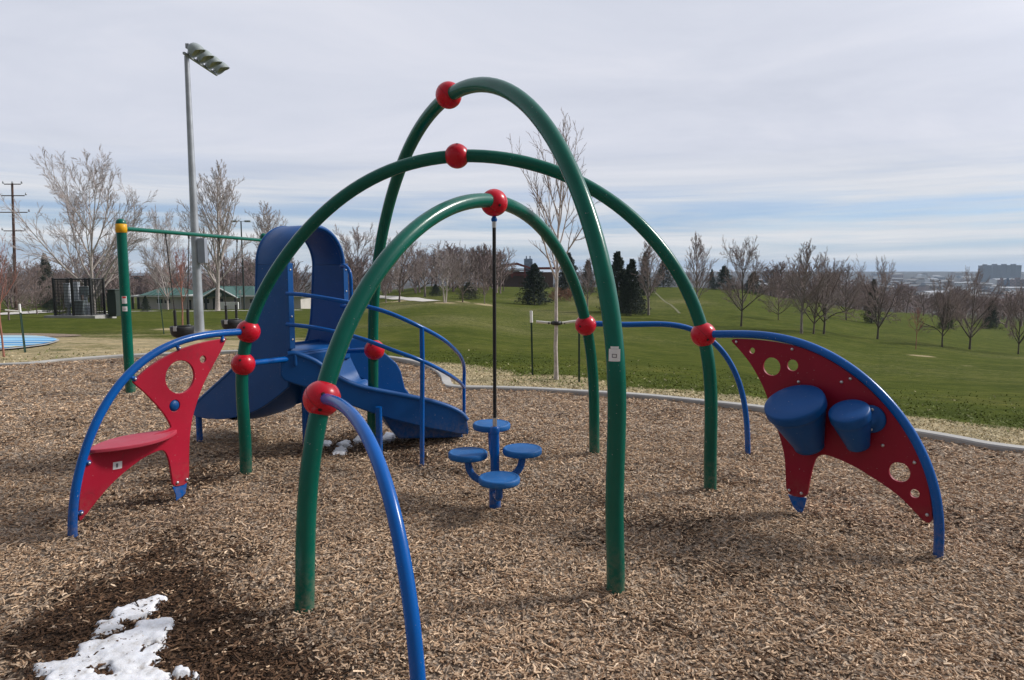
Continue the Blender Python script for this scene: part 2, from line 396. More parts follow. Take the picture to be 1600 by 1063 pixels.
# ---------------------------------------------------------------- wood chip ground
def chip_h(X, Y):
    h = (fbm(X/1.1, Y/1.1, 21)-.5)*.075+(fbm(X/.22, Y/.22, 31, 3)-.5)*.022
    for (cx, cy, r, dz) in ((-.12,4.6,.8,-.04),(-.2,6.2,.8,-.03),(-3.4,6.6,.7,-.05),(2.0,4.4,.9,.02),(-2.4,4.5,.7,.03)):
        h = h+dz*np.exp(-((X-cx)**2+(Y-cy)**2)/r**2)
    for (px, py) in ((960,922),(583,699),(384,742),(1110,766),(475,948),(929,705),(114,840),(1465,868),(1168,708),(204,612),(659,726)):
        c = G(px, py); d2 = (X-c.x)**2+(Y-c.y)**2; h = h+.028*np.exp(-d2/.13**2)-.018*np.exp(-d2/.42**2)
    return h-.005
wet_px = [(0,1100),(20,1010),(60,960),(105,930),(140,905),(200,878),(260,858),(330,862),(362,890),(375,925),(400,955),(440,985),(478,1012),(490,1045),(480,1100)]
WET = [tuple(G(x, y)[:2]) for x, y in wet_px]
def wet_and_shade(X, Y):
    i = inside(WET, X, Y); d = pdist(WET, X, Y); sd = np.where(i, d, -d)
    w = np.clip((sd+(fbm(X/.3, Y/.3, 77)-.5)*.7+.24)/.32, 0, 1)*.96
    for (px, py, r) in ((545,692,.5),(600,690,.35),(640,712,.3),(300,745,.35),(230,780,.3)):  # last two spots paint soft shade beside the seat panel into the chips
        c = G(px, py); w = np.maximum(w, .75*np.clip(1.4-np.hypot(X-c.x, Y-c.y)/r+(fbm(X/.2, Y/.2, 5)-.5)*1.2, 0, 1))
    w = np.maximum(w, .35*np.clip((fbm(X/.55+9, Y/.4, 99)-.58)*6, 0, 1))
    return w
gx = np.arange(-16, 10, .09); gy = np.arange(-8, 13.2, .09)
CX, CY = np.meshgrid(gx, gy, indexing='ij'); ci = inside(KER, CX, CY)
cd = pdist(KER, CX, CY)
CZ = chip_h(CX, CY)
keep = ci | (cd < .13)
idm = -np.ones(CX.shape, int); idm[keep] = np.arange(keep.sum())
q = np.stack([idm[:-1,:-1], idm[1:,:-1], idm[1:,1:], idm[:-1,1:]], -1).reshape(-1, 4); q = q[(q >= 0).all(1)]
wv = wet_and_shade(CX[keep], CY[keep])
m, nt, b = nodes('wood_chip_bed')
at = nt.nodes.new('ShaderNodeAttribute'); at.attribute_name = 'tone'
geo = nt.nodes.new('ShaderNodeNewGeometry').outputs['Position']
vo = nt.nodes.new('ShaderNodeTexVoronoi'); vo.inputs['Scale'].default_value = 55; vo.feature = 'F1'
mp = nt.nodes.new('ShaderNodeMapping'); mp.inputs['Scale'].default_value = (1,.8,1); nt.links.new(geo, mp.inputs[0])
wn = nt.nodes.new('ShaderNodeTexNoise'); wn.inputs['Scale'].default_value = 6; nt.links.new(mp.outputs[0], wn.inputs['Vector'])
ad = nt.nodes.new('ShaderNodeVectorMath'); ad.operation = 'MULTIPLY_ADD'; nt.links.new(wn.outputs['Color'], ad.inputs[0]); ad.inputs[1].default_value = (.03,.03,.03); nt.links.new(mp.outputs[0], ad.inputs[2])
nt.links.new(ad.outputs[0], vo.inputs['Vector'])
sv = nt.nodes.new('ShaderNodeSeparateColor'); nt.links.new(vo.outputs['Color'], sv.inputs[0])
dryc = ramp(nt, sv.outputs[0], [(0, (.09,.062,.043)), (.4, (.24,.18,.13)), (.75, (.34,.26,.19)), (1, (.44,.36,.28))])
wet_shade_c = ramp(nt, sv.outputs[0], [(0, (.018,.011,.007)), (.5, (.05,.028,.016)), (1, (.13,.075,.04))])
mx = nt.nodes.new('ShaderNodeMix'); mx.data_type = 'RGBA'; nt.links.new(at.outputs['Fac'], mx.inputs[0]); nt.links.new(dryc, mx.inputs[6]); nt.links.new(wet_shade_c, mx.inputs[7])
nt.links.new(mx.outputs[2], b.inputs['Base Color']); b.inputs['Roughness'].default_value = .9; b.inputs['Specular IOR Level'].default_value = .2
bump(nt, b, vo.outputs['Distance'], .8, .03)
BED = m
gr = npmesh('wood_chip_ground', np.stack([CX[keep], CY[keep], CZ[keep]-.004], -1), q, BED, smooth=True, col=np.repeat(wv[:, None], 3, 1)); gr['kind'] = 'structure'

m, nt, b = nodes('loose_wood_chips')
at = nt.nodes.new('ShaderNodeAttribute'); at.attribute_name = 'tone'
geo = nt.nodes.new('ShaderNodeNewGeometry').outputs['Position']
f = ramp(nt, noise(nt, 160, 3, .6, geo), [(.3, (.75,.75,.75)), (.7, (1.2,1.18,1.15))])
mx = nt.nodes.new('ShaderNodeMix'); mx.data_type = 'RGBA'; mx.blend_type = 'MULTIPLY'; mx.inputs[0].default_value = 1
nt.links.new(at.outputs['Color'], mx.inputs[6]); nt.links.new(f, mx.inputs[7]); nt.links.new(mx.outputs[2], b.inputs['Base Color'])
b.inputs['Roughness'].default_value = .85; b.inputs['Specular IOR Level'].default_value = .25
CHIPM = m
def chips():
    zones = [(1.2, 3.6, 4300, 1.0), (3.6, 5.2, 3300, 1.0), (5.2, 7.2, 1900, 1.12), (7.2, 10, 950, 1.35), (10, 14.5, 360, 1.8)]
    Vs = []; Fs = []; Cs = []; base = 0
    pal = np.array([(.46,.37,.275),(.37,.285,.205),(.28,.205,.14),(.33,.28,.23),(.20,.14,.095),(.52,.44,.345),(.15,.095,.06)])
    prob = np.array([.20,.25,.21,.12,.13,.04,.05])
    for (r0, r1, dens, sc) in zones:
        a = .98; area = a*(r1*r1-r0*r0); n = int(dens*area)
        th = RNG.uniform(-a, a, n); r = np.sqrt(RNG.uniform(r0*r0, r1*r1, n)); X = r*np.sin(th); Y = r*np.cos(th)
        k = inside(KER, X, Y) & (pdist(KER, X, Y) > .02); X = X[k]; Y = Y[k]; n = len(X)
        L = RNG.lognormal(math.log(.0205), .50, n).clip(.007, .085)*sc; W = np.minimum(RNG.uniform(.0035, .0105, n), L/.022*.006+.003)*sc; T = RNG.uniform(.002, .005, n)*sc
        yaw = RNG.uniform(0, 2*math.pi, n); pitch = RNG.normal(0, .30, n); roll = RNG.normal(0, .5, n)
        bend = RNG.normal(0, .12, n)*L
        # three sections, four corners each
        tpl = np.array([(x, y, z) for x in (-.5, 0, .5) for y in (-.5, .5) for z in (-.5, .5)])
        tap = 1-RNG.uniform(0, .75, (n, 2)); P = np.zeros((n, 12, 3))
        for j, (x, y, z) in enumerate(tpl):
            wy = W*(tap[:, 0] if x < 0 else tap[:, 1] if x > 0 else 1)
            P[:, j, 0] = x*L*(1+.15*y); P[:, j, 1] = y*wy+(bend*.6 if x == 0 else 0); P[:, j, 2] = z*T+(bend if x == 0 else 0)*.5
        cr, sr = np.cos(roll), np.sin(roll); cp_, sp_ = np.cos(pitch), np.sin(pitch); cy, sy = np.cos(yaw), np.sin(yaw)
        y1 = P[:, :, 1]*cr[:, None]-P[:, :, 2]*sr[:, None]; z1 = P[:, :, 1]*sr[:, None]+P[:, :, 2]*cr[:, None]
        x2 = P[:, :, 0]*cp_[:, None]-z1*sp_[:, None]; z2 = P[:, :, 0]*sp_[:, None]+z1*cp_[:, None]
        x3 = x2*cy[:, None]-y1*sy[:, None]; y3 = x2*sy[:, None]+y1*cy[:, None]
        z0 = chip_h(X, Y)+RNG.uniform(-.002, .011, n)*sc
        P = np.stack([x3+X[:, None], y3+Y[:, None], z2+z0[:, None]], -1)
        w = wet_and_shade(X, Y)
        c = pal[RNG.choice(len(pal), n, p=prob/prob.sum())]*RNG.uniform(.80, 1.25, (n, 1))*np.array([1.32,1.20,1.09])
        c = c*(.86+.28*fbm(X/.9, Y/.9, 41))[:, None]
        wc = np.array([.090,.050,.028])[None]*RNG.uniform(.25, 1.7, (n, 1))
        wr = RNG.random(n) < w*.97
        c = np.where(wr[:, None], wc, c)
        Fq = []
        for s in (0, 1):
            o = s*4
            Fq += [(o+1, o+5, o+7, o+3), (o, o+2, o+6, o+4), (o, o+4, o+5, o+1), (o+2, o+3, o+7, o+6)]
        Fq += [(0, 1, 3, 2), (8, 10, 11, 9)]
        Fq = np.array(Fq)
        if sc > 1.2: pass
        FF = (Fq[None]+(np.arange(n)*12)[:, None, None]+base).reshape(-1, 4)
        Vs.append(P.reshape(-1, 3)); Fs.append(FF); Cs.append(np.repeat(c, 12, 0)); base += n*12
    o = npmesh('wood_chips', np.concatenate(Vs), np.concatenate(Fs), CHIPM, col=np.concatenate(Cs)); o['kind'] = 'stuff'
    tag(o, 'loose tan and brown wood chips covering the playground', 'wood chips')
chips()

# kerb
kb = MB(); KL = [Vector((x, y, 0)) for x, y in KER]; n = len(KL); prof = [(-.085,-.16),(-.085,.045),(-.07,.06),(.075,.06),(.09,.045),(.09,-.16)]
kv = []
for i, p in enumerate(KL):
    t = (KL[(i+1)%n]-KL[i-1]).normalized(); nn = Vector((t.y, -t.x, 0))
    for (a, h) in prof: kv.append(p+nn*a*.8+Vector((0,0,h-.020)))
kf = [(i*6+k, i*6+k+1, ((i+1)%n)*6+k+1, ((i+1)%n)*6+k) for i in range(n) for k in range(5)]
kb.add(kv, kf, False); o = kb.build('kerb', CONC); o['kind'] = 'structure'

# grass blades along the near lawn
def blades():
    n = 200000; th = RNG.uniform(-.72, .72, n); r = RNG.uniform(6.0**.5, 26**.5, n)**2
    X = r*np.sin(th); Y = r*np.cos(th); i = inside(KER, X, Y); X = X[~i]; Y = Y[~i]; r = r[~i]
    d = pdist(KER, X, Y); k = (d > .10) & (RNG.random(len(X)) < np.clip((20-r)/13, 0, 1)**1.3*np.clip(1.25-d/5, .25, 1)); X = X[k]; Y = Y[k]; d = d[k]; r = r[k]; n = len(X)
    u = -X/np.maximum(Y, 1)
    dr = np.clip(1.05-(d-.1)/1.7, 0, 1)
    lf = np.clip((u-.15)/.3, 0, 1)*np.clip((34-r)/12, 0, 1)*(.35+.75*(fbm(X/2.6+3, Y/1.1, 3)-.35)*1.6); dr = np.maximum(dr, lf)
    H = RNG.uniform(.006, .022, n)*(1+r/20); W = RNG.uniform(.003, .007, n)*(1+r/8); a = RNG.uniform(0, 6.28, n); lean = RNG.normal(0, .03, (n, 2))
    Z = zt(X, Y)-.006
    p0 = np.stack([X-np.cos(a)*W, Y-np.sin(a)*W, Z], -1); p1 = np.stack([X+np.cos(a)*W, Y+np.sin(a)*W, Z], -1)
    p2 = np.stack([X+lean[:, 0], Y+lean[:, 1], Z+H], -1)
    V = np.stack([p0, p1, p2], 1).reshape(-1, 3); F = np.arange(n*3).reshape(-1, 3)
    dr = np.maximum(dr, np.clip(2.1+np.clip((-u-.1)/.4, 0, 1)*1.2-d/.8, 0, 1)); isd = RNG.random(n) < (dr*.97+.03)
    g = np.array([.115,.140,.028])*RNG.uniform(.75, 1.25, (n, 1)); t = np.array([.55,.46,.29])*RNG.uniform(.55, 1.3, (n, 1))
    c = np.where(isd[:, None], t, g)
    m, nt, b = nodes('grass_blades'); at = nt.nodes.new('ShaderNodeAttribute'); at.attribute_name = 'tone'
    nt.links.new(at.outputs['Color'], b.inputs['Base Color']); b.inputs['Roughness'].default_value = .8; b.inputs['Specular IOR Level'].default_value = .2
    o = npmesh('grass_blades', V, F, m, col=np.repeat(c, 3, 0)); o['kind'] = 'stuff'; tag(o, 'short green and straw coloured grass beyond the kerb', 'grass')
blades()

def on_terrain_sheet(name, pts, mat, h=.05, sub=14):
    """thin sheet draped on the terrain along a two-sided strip: pts = [(left,right)]"""
    L = spline([a for a, b in pts], sub); R = spline([b for a, b in pts], sub); mb = MB(); vs = []; K = 5
    for a, b in zip(L, R):
        for k in range(K):
            p = a.lerp(b, k/(K-1)); vs.append((p.x, p.y, ztf(p.x, p.y)+h))
    mb.add(vs, [(i*K+k, i*K+k+1, (i+1)*K+k+1, (i+1)*K+k) for i in range(len(L)-1) for k in range(K-1)])
    o = mb.build(name, mat); o['kind'] = 'structure'; return o
def strip(name, mid, w, mat, h=.06):
    pts = []
    for i, (x, y) in enumerate(mid):
        j = min(i+1, len(mid)-1); k = max(i-1, 0); t = Vector((mid[j][0]-mid[k][0], mid[j][1]-mid[k][1], 0)).normalized(); nn = Vector((-t.y, t.x, 0))*w/2
        pts.append((Vector((x, y, 0))+nn, Vector((x, y, 0))-nn))
    return on_terrain_sheet(name, pts, mat, h)
strip('park_path', [GT(560,462)[:2], GT(590,464)[:2], GT(620,466)[:2], GT(650,468.5)[:2], GT(675,471)[:2]], 3.0, PATH)
strip('park_path', [GT(-60,494)[:2], GT(0,491.5)[:2], GT(50,489)[:2], GT(95,486)[:2]], 3.0, PATH)
strip('park_path', [GT(150,488)[:2], GT(230,487)[:2], GT(310,486.5)[:2], GT(400,486)[:2], GT(470,485)[:2]], 1.8, PATH)
# worn earth track up the far hill
TRK = simple('bare_earth_track', (.115,.115,.045), .95, .2, 1)
strip('dirt_track', [GT(1022,455)[:2], GT(1035,468)[:2], GT(1052,480)[:2], GT(1062,490)[:2]], .35, TRK, .03)
# splash pad
m, nt, b = nodes('splash_pad_paint'); geo = nt.nodes.new('ShaderNodeNewGeometry').outputs['Position']
mp = nt.nodes.new('ShaderNodeMapping'); mp.inputs['Scale'].default_value = (.06,.75,0); nt.links.new(geo, mp.inputs[0])
f = noise(nt, 1.0, 1, .4, mp.outputs[0])
c = ramp(nt, f, [(.0, (.22,.46,.64)), (.36, (.045,.22,.48)), (.43, (.24,.50,.68)), (.50, (.50,.42,.20)), (.56, (.23,.48,.66)), (.63, (.04,.2,.45))])
nt.links[0]; [setattr(n_, 'color_ramp', None) if 0 else None for n_ in ()]
for n_ in nt.nodes:
    if n_.type == 'VALTORGB': n_.color_ramp.interpolation = 'CONSTANT'
nt.links.new(c, b.inputs['Base Color']); b.inputs['Roughness'].default_value = .8
SPL = m
def flat_patch(name, px, mat, h, thick=.0):
    P = [GT(x, y) for x, y in px]; P = spline([(p.x, p.y, 0) for p in P], 5, True)
    mb = MB(); c = sum(P, Vector())/len(P); vs = [(c.x, c.y, ztf(c.x, c.y)+h)]; n = len(P); K = 6
    for k in range(1, K+1):
        for p in P: q_ = c.lerp(p, k/K); vs.append((q_.x, q_.y, ztf(q_.x, q_.y)+h))
    fs = [(0, 1+i, 1+(i+1) % n) for i in range(n)]
    for k in range(K-1): fs += [(1+k*n+i, 1+(k+1)*n+i, 1+(k+1)*n+(i+1) % n, 1+k*n+(i+1) % n) for i in range(n)]
    mb.add(vs, fs); o = mb.build(name, mat); o['kind'] = 'structure'; return o
flat_patch('splash_pad', [(-120,527),(0,526),(50,526.5),(75,529),(89,533),(70,539),(30,544),(0,547),(-80,551),(-160,540)], SPL, .05)
flat_patch('splash_pad_border', [(-120,525.5),(0,525),(52,525.5),(78,528),(93,533),(73,540),(32,545.5),(0,548.5),(-80,553),(-165,540)], CONC, .035)
flat_patch('mulch_bed', [(-60,522),(0,521.5),(60,521.5),(110,523),(128,525),(90,527),(40,525.5),(0,525),(-60,525)], BED, .02)

# ---------------------------------------------------------------- the play structure
def fl(v): return Vector((v[0], v[1], 0))
PS = thing('play_structure', (-.3, 5, 0), 'playground climbing structure of green arches, red balls, blue tubes, red panels and a blue slide', 'play structure')
A_PX = [(960,935),(960,922),(961,860),(961.5,800),(962,700),(962.5,640),(962.5,586),(959.5,518),(953.4,473),(944.4,428),(933.8,392),(922,355),(909.5,316),(894.7,273),(875.7,232),(846,186.5),(815,157),(779.6,137),(749,134),(723,139),(701,149),(682,166),(663,191),(645.5,221),(630,251),(617,286),(607,325),(598,365),(591.4,403),(585.8,446),(583.6,489),(583,524),(583,600),(583,699)]
B_PX = [(384.5,755),(384,742),(384,715),(382,676),(379.6,636),(379,597),(381,550),(386,522),(394.6,494),(404.5,472),(418,446.5),(434,419),(454,391),(473.6,367),(496.6,342),(520,320),(541.6,302.5),(563,289.5),(585,278),(606.5,269),(628,260.5),(650,254),(671.5,248.5),(692,245),(714,243),(735,243),(758,244),(779.6,246.5),(801,251),(823,256),(844.5,262.5),(866,270),(900,282),(931,295),(953,309),(985,336),(1012.6,367),(1030,387),(1046.5,410),(1064.5,437),(1078,463),(1087,482),(1094,503),(1105.7,559),(1109.8,598),(1110.8,638),(1110.5,677.5),(1110,717),(1110,766),(1110,780)]
C_PX = [(475,962),(475,948),(476,880),(479,800),(485,740),(490,700),(502,625),(521,557),(547,498),(583.5,438.6),(616,395),(650,356),(693,327.5),(736,316),(772,316),(801,322),(823,336),(844.5,355),(866,381),(883.5,414),(901,455),(911.6,489),(920,529),(923,552),(926.6,586),(928,645),(929,705),(929.3,718)]
arches = {}
for key, px, f1, f2, deg in (('A', A_PX, (960,922), (583,699), 11), ('B', B_PX, (384,742), (1110,766), 12), ('C', C_PX, (475,948), (929,705), 9)):
    a, c = G(*f1), G(*f2); pts = [ONP(x, y, a, c) for x, y in px]
    pts = fitcurve(pts, deg); pts[0].z = min(pts[0].z, -.08); pts[-1].z = min(pts[-1].z, -.08)
    mb = MB(); mb.tube(pts, .0475, 28, False); o = mb.build('arch', GREEN, PS); o['label'] = {'A':'tallest green arch, crossing the frame diagonally','B':'widest green arch, running side to side','C':'lowest green arch, carrying the hanging rope'}[key]
    arches[key] = (o, a, c, pts)
def onarch(px, py, k): _, a, c, _ = arches[k]; return ONP(px, py, a, c)
def ball(c, parent, dirs=(), r=.092, tan=None):
    mb = MB(); mb.sphere(c, r)
    # seam groove lip and recessed bolt holes
    for d in dirs:
        d = Vector(d).normalized(); mb.k = 1
        mb.lathe([(0,.0),(.008,.0),(.011,-.003)], Vector(c)+d*(r+.0012), d, 16)
        mb.k = 0; mb.lathe([(.010,-.003),(.013,.0008),(.018,-.005)], Vector(c)+d*(r), d, 16)
    if tan is not None:
        t = Vector(tan).normalized(); mb.k = 1; mb.lathe([(r+.0004,-.0009),(r+.0009,0),(r+.0004,.0009)], c, t.orthogonal(), 48)
    return mb.build('ball_joint', [RED, DARKHOLE], parent)
balls = {}
for key, px, py, k, dirs in (('a_top',701,149,'A',[(.5,-1,-.35)]),('a_low',585,547,'A',[(-.2,-1,.75)]),
        ('b_top',714,244,'B',[(.05,-.5,.95)]),('b_left_up',388,518,'B',[(.0,-1,.45)]),('b_left_low',380,569,'B',[(.1,-1,.5)]),('b_right',1099,523,'B',[(.1,-1,-.35)]),
        ('c_top',772,317,'C',[(.5,-1,-.3)]),('c_near',503,623,'C',[(.35,-1,.45),(.15,-1,-.5)]),('c_far',915,508,'C',[(-.75,-1,-.1)])):
    balls[key] = onarch(px, py, k); ball(balls[key], arches[k][0], dirs, tan={'c_near':(.2,1,.1),'a_top':(.2,1,.1),'b_top':(.9,.3,.3),'c_top':(.5,1,.3),'b_right':(.3,1,-.2),'a_low':(.2,1,.4),'b_left_up':(.5,.8,.1),'b_left_low':(.1,.8,.5),'c_far':(.7,.6,.2)}[key])
# sticker on the tall arch leg, facing the viewer side
def sticker_on_tube(c, r, d, w, h, parent, marks=(), ext=.0015):
    d = Vector((d[0], d[1], 0)).normalized(); mb = MB(); a0 = math.atan2(d.y, d.x); vs = []; N = 8; rr = r+ext
    for i in range(N+1):
        a = a0+(i/N-.5)*w/rr
        for z in (-h/2, h/2): vs.append((c.x+math.cos(a)*rr, c.y+math.sin(a)*rr, c.z+z))
    mb.add(vs, [(2*i, 2*i+2, 2*i+3, 2*i+1) for i in range(N)]); mb.k = 1
    for (x0, x1, z0, z1) in marks:
        vs = []
        for i in range(3):
            a = a0+((x0+(x1-x0)*i/2)-.5)*w/rr; 
            for z in (z0, z1): vs.append((c.x+math.cos(a)*(rr+.0012), c.y+math.sin(a)*(rr+.0012), c.z+(z-.5)*h))
        mb.add(vs, [(2*i, 2*i+2, 2*i+3, 2*i+1) for i in range(2)])
    return mb.build('sticker', [STICK, STICKG], parent)
c = min(arches['A'][3], key=lambda q_: (q_-onarch(957, 549, 'A')).length); c = c.copy(); sticker_on_tube(c, .0475, (-c.x-.25, -c.y), .060, .062, arches['A'][0], ext=.0035, marks=[(.30,.70,.55,.60),(.30,.36,.3,.6),(.64,.7,.3,.6),(.3,.7,.3,.35)])
c = c+Vector((.0,0,.038)); sticker_on_tube(c, .0475, (-c.x-.2, -c.y), .042, .012, arches['A'][0], ext=.0045)

TR = .027
# seat panel on the left
pA, pB = balls['b_left_up'], G(114, 840); dL = (fl(pB)-fl(pA)).normalized()
def sz(px, py, A, B, d):
    p = ONP(px, py, A, B); return ((p.x-A[0])*d.x+(p.y-A[1])*d.y, p.z)
lt = [(388,518),(373,518.6),(344.6,521),(309,526.5),(276.6,535.4),(248,548),(223,564),(198,587),(176.5,616),(157,648),(141,684),(128,719.5),(119,755),(115.8,787.5),(114.7,837.5),(114.6,850)]
pts = fitcurve([ONP(x, y, pA, pB) for x, y in lt], 6, 60); mb = MB(); mb.tube(pts, TR, 20, False); o = mb.build('curved_tube', BLUE, PS)
def cpx(L, ox, oy, s): return [(ox+x/s, oy+y/s) for x, y in L]
ol = cpx([(765,132),(745,180),(700,262),(660,340),(635,410),(612,490),(602,570),(599,650),(600,770),(530,788),(524,740),(512,665),(495,628),(470,624),(400,657),(320,717),(250,782),(185,860),(130,932),(116,932),(118,850),(130,745),(150,672),(160,645),(250,622),(350,590),(450,556),(524,530),(515,505),(490,465),(450,418),(400,367),(352,328),(362,318),(410,272),(470,230),(560,183),(650,155),(740,138)], 80, 480, 2.797)
o2 = chaikin([sz(x, y, pA, pB, dL) for x, y in ol])
def hole(px, py, r): s, z = sz(px, py, pA, pB, dL); return (s, z, r)
seatp = board('seat_panel', o2, [hole(280.5,589,.118), hole(316,561.5,.027), hole(271.6,634,.042)], .02, pA, dL, REDB, PS)
nL = Vector((-dL.y, dL.x, 0))
if nL.x < 0: sideL = -1
else: sideL = 1
nv = nL*sideL                                # towards the middle of the playground
def P3(px, py, off=0): return ONP(px, py, pA, pB)+nv*off
# seat: lens-shaped shelf
s1, z1 = sz(138, 711, pA, pB, dL); s2, z2 = sz(276, 669, pA, pB, dL); mb = MB(); N = 26; top = []; zs = (z1+z2)/2
for sgn in (1, -1):
    for i in range(N):
        t = i/N if sgn > 0 else 1-i/N
        w = .155*math.sin(math.pi*min(1, max(0, t)))**.75*sgn
        p = fl(pA)+dL*(s1+(s2-s1)*t)+nL*sideL*w; top.append(Vector((p.x, p.y, zs+.012)))
n = len(top); mb.add(top+[p-Vector((0,0,.024)) for p in top], [tuple(range(n)), tuple(range(2*n-1, n-1, -1))]+[(i, n+i, n+(i+1)%n, (i+1)%n) for i in range(n)], False)
seat = mb.build('seat', REDS, seatp, bevel=.005)
# blue dome in the small hole
c = P3(271.6, 634); mb = MB(); mb.lathe([(.0401,-.03),(.0401,.004),(.034,.012),(.02,.019),(0,.022)], c, nv, 24); mb.lathe([(.0401,-.03),(.03,-.045),(0,-.055)], c, nv, 24); mb.build('dome', BLUEP, seatp)
for (x, y) in ((277,544),(346,531),(208,592),(136,723),(124,801)):
    c = P3(x, y); mb = MB(); tt = min(pts, key=lambda q_: (q_-c).length); ax = (tt-c).normalized()
    mb.tube([c-ax*.012+nv*.014, tt+nv*.006-ax*.01], .012, 10); mb.lathe([(.017,0),(.017,.008),(.013,.012)], c+nv*.010, nv, 14)
    mb.k = 1; mb.lathe([(.009,0),(.009,.006),(.006,.009),(0,.010)], c+nv*.021, nv, 10); mb.build('bracket', [BLUE, STEEL], seatp)
for (x, y) in ((275.5,754),(290,749)):
    mb = MB(); mb.lathe([(.011,0),(.011,.005),(.007,.009),(0,.010)], P3(x, y, .010), nv, 12); mb.build('bolt', STEEL, seatp)
mb = MB(); c = P3(182, 727, .0112); dd = Vector((dL.x, dL.y, 0)); u_ = Vector((0,0,1)); e = (dd*.97+u_*.08).normalized(); g_ = nv.cross(e); 
def quad(mb, c, e, g_, w, h, k):
    mb.add([c-e*w-g_*h, c+e*w-g_*h, c+e*w+g_*h, c-e*w+g_*h], [(0,1,2,3)], False, k)
quad(mb, c, e, g_, .031, .024, 0); quad(mb, c+nv*.001+e*.004, e, g_, .007, .013, 1); mb.build('sticker', [STICK, STICKG], seatp)
mb = MB(); fo = [P3(x, y) for x, y in cpx([(530,786),(592,770),(585,815),(562,835),(545,845),(545,822)], 80, 480, 2.797)]
mb.add([p+nv*.004 for p in fo]+[p-nv*.004 for p in fo], [tuple(range(6)), tuple(range(11,5,-1))]+[(i, 6+i, 6+(i+1)%6, (i+1)%6) for i in range(6)], False); mb.build('anchor_foot', BLUE, seatp)

# drum panel on the right
pA, pB = balls['b_right'], G(1465, 868); dR = (fl(pB)-fl(pA)).normalized()
rt = [(1099,522),(1117.5,521.5),(1159,522.7),(1206,526.6),(1238,532.5),(1269.6,542),(1301,557),(1332.8,578.7),(1364.4,604.4),(1392,634),(1415.7,665.6),(1435.5,697),(1451,732.8),(1461,768),(1466,804),(1467,835.5),(1465,869),(1464.5,882)]
pts = fitcurve([ONP(x, y, pA, pB) for x, y in rt], 6, 60); mb = MB(); mb.tube(pts, TR, 20, False); mb.build('curved_tube', BLUE, PS)
orr = cpx([(150,124),(250,127),(340,137),(420,154),(500,184),(570,221),(640,269),(700,319),(770,389),(830,464),(880,544),(915,619),(940,700),(954,790),(957,838),(945,855),(925,850),(880,802),(820,742),(740,686),(650,630),(560,590),(520,582),(495,594),(480,640),(468,700),(458,757),(378,741),(375,650),(372,590),(355,520),(330,440),(297,338),(270,280),(235,220),(190,165)], 1080, 480, 2.532)
o2 = chaikin([sz(x, y, pA, pB, dR) for x, y in orr])
def hole(px, py, r): s, z = sz(px, py, pA, pB, dR); return (s, z, r)
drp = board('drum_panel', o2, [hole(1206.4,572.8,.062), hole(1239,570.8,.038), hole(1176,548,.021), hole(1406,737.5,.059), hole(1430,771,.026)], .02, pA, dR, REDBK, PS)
nR = Vector((-dR.y, dR.x, 0)); nv = nR if nR.y < 0 else -nR
def P3(px, py, off=0): return ONP(px, py, pA, pB)+nv*off
for (x, y) in cpx([(182,137),(403,166),(633,283),(598,296),(428,295),(761,546),(886,614),(936,820),(391,723),(439,735)], 1080, 480, 2.532):
    mb = MB(); mb.lathe([(.010,0),(.010,.005),(.007,.009),(0,.010)], P3(x, y, .010), nv, 12); mb.build('bolt', STEEL, drp)
for (x, y) in ((1242,538),(1334,583),(1431,708),(1453,800)):   # tabs joining board and tube, at the back
    c = P3(x, y, -.012); tt = min(pts, key=lambda q_: (q_-c).length); mb = MB(); mb.tube([c-(tt-c).normalized()*.02, tt-nv*.004], .012, 10); mb.build('bracket', BLUE, drp)
fo = [P3(x, y) for x, y in cpx([(384,742),(457,755),(448,790),(440,812),(425,812),(405,790)], 1080, 480, 2.532)]; mb = MB()
mb.add([p+nv*.004 for p in fo]+[p-nv*.004 for p in fo], [tuple(range(6)), tuple(range(11,5,-1))]+[(i, 6+i, 6+(i+1)%6, (i+1)%6) for i in range(6)], False)
mb.lathe([(.011,0),(.011,.005),(.007,.009),(0,.010)], fo[3]+nv*.004+Vector((-.01,0,.015)), nv, 10); mb.build('anchor_foot', BLUE, drp)
def drum(px, py, r, rb, h, tilt, lean, off, label):
    c = P3(px, py, 0); Yc = c.y+nv.y*off; c = AT(px, py, Yc)
    ax = (nv*math.sin(tilt)+Vector((0,0,1))*math.cos(tilt)+Vector((dR.x, dR.y, 0))*lean).normalized()
    mb = MB(); P = [(0,.004),(r*.6,.003),(r*.93,0),(r*.985,-.006),(r,-.018),(r*1.0,-.055),(r*.985,-.066),(r*.93,-.074),(r*.92,-.09),(rb*1.06,-h*.88),(rb,-h*.93),(rb*.98,-h),(rb*.8,-h*1.005)]
    mb.lathe(P, c, ax, 48); mb.k = 1; mb.lathe([(rb*.8,-h*1.005),(rb*.78,-h*.9),(0,-h*.9)], c, ax, 32)
    o = mb.build('drum', [BLUEP, DARKHOLE], drp); o['label'] = label
    return c, ax
c1, ax1 = drum(1240, 627, .188, .098, .365, .52, -.09, .30, 'larger blue drum')
c2, ax2 = drum(1326, 641, .118, .070, .27, .50, -.06, .225, 'smaller blue drum')
for (px, py, r, lab) in ((1363,654,.085,'small'),(1262,640,.12,'big')):
    c = P3(px, py, .010); mb = MB(); mb.lathe([(0,.0),(r,.0),(r,.018),(r*.9,.026),(r*.55,.03),(r*.5,.10),(0,.10)], c, nv, 36)
    mb.k = 1
    for s in (-1, 1):
        mb.lathe([(.010,0),(.010,.004),(.006,.007),(0,.008)], c+nv*.026+Vector((dR.x*.01, dR.y*.01, s*r*.72)), nv, 10)
    mb.build('drum_mount', [BLUEP, STEEL], drp)

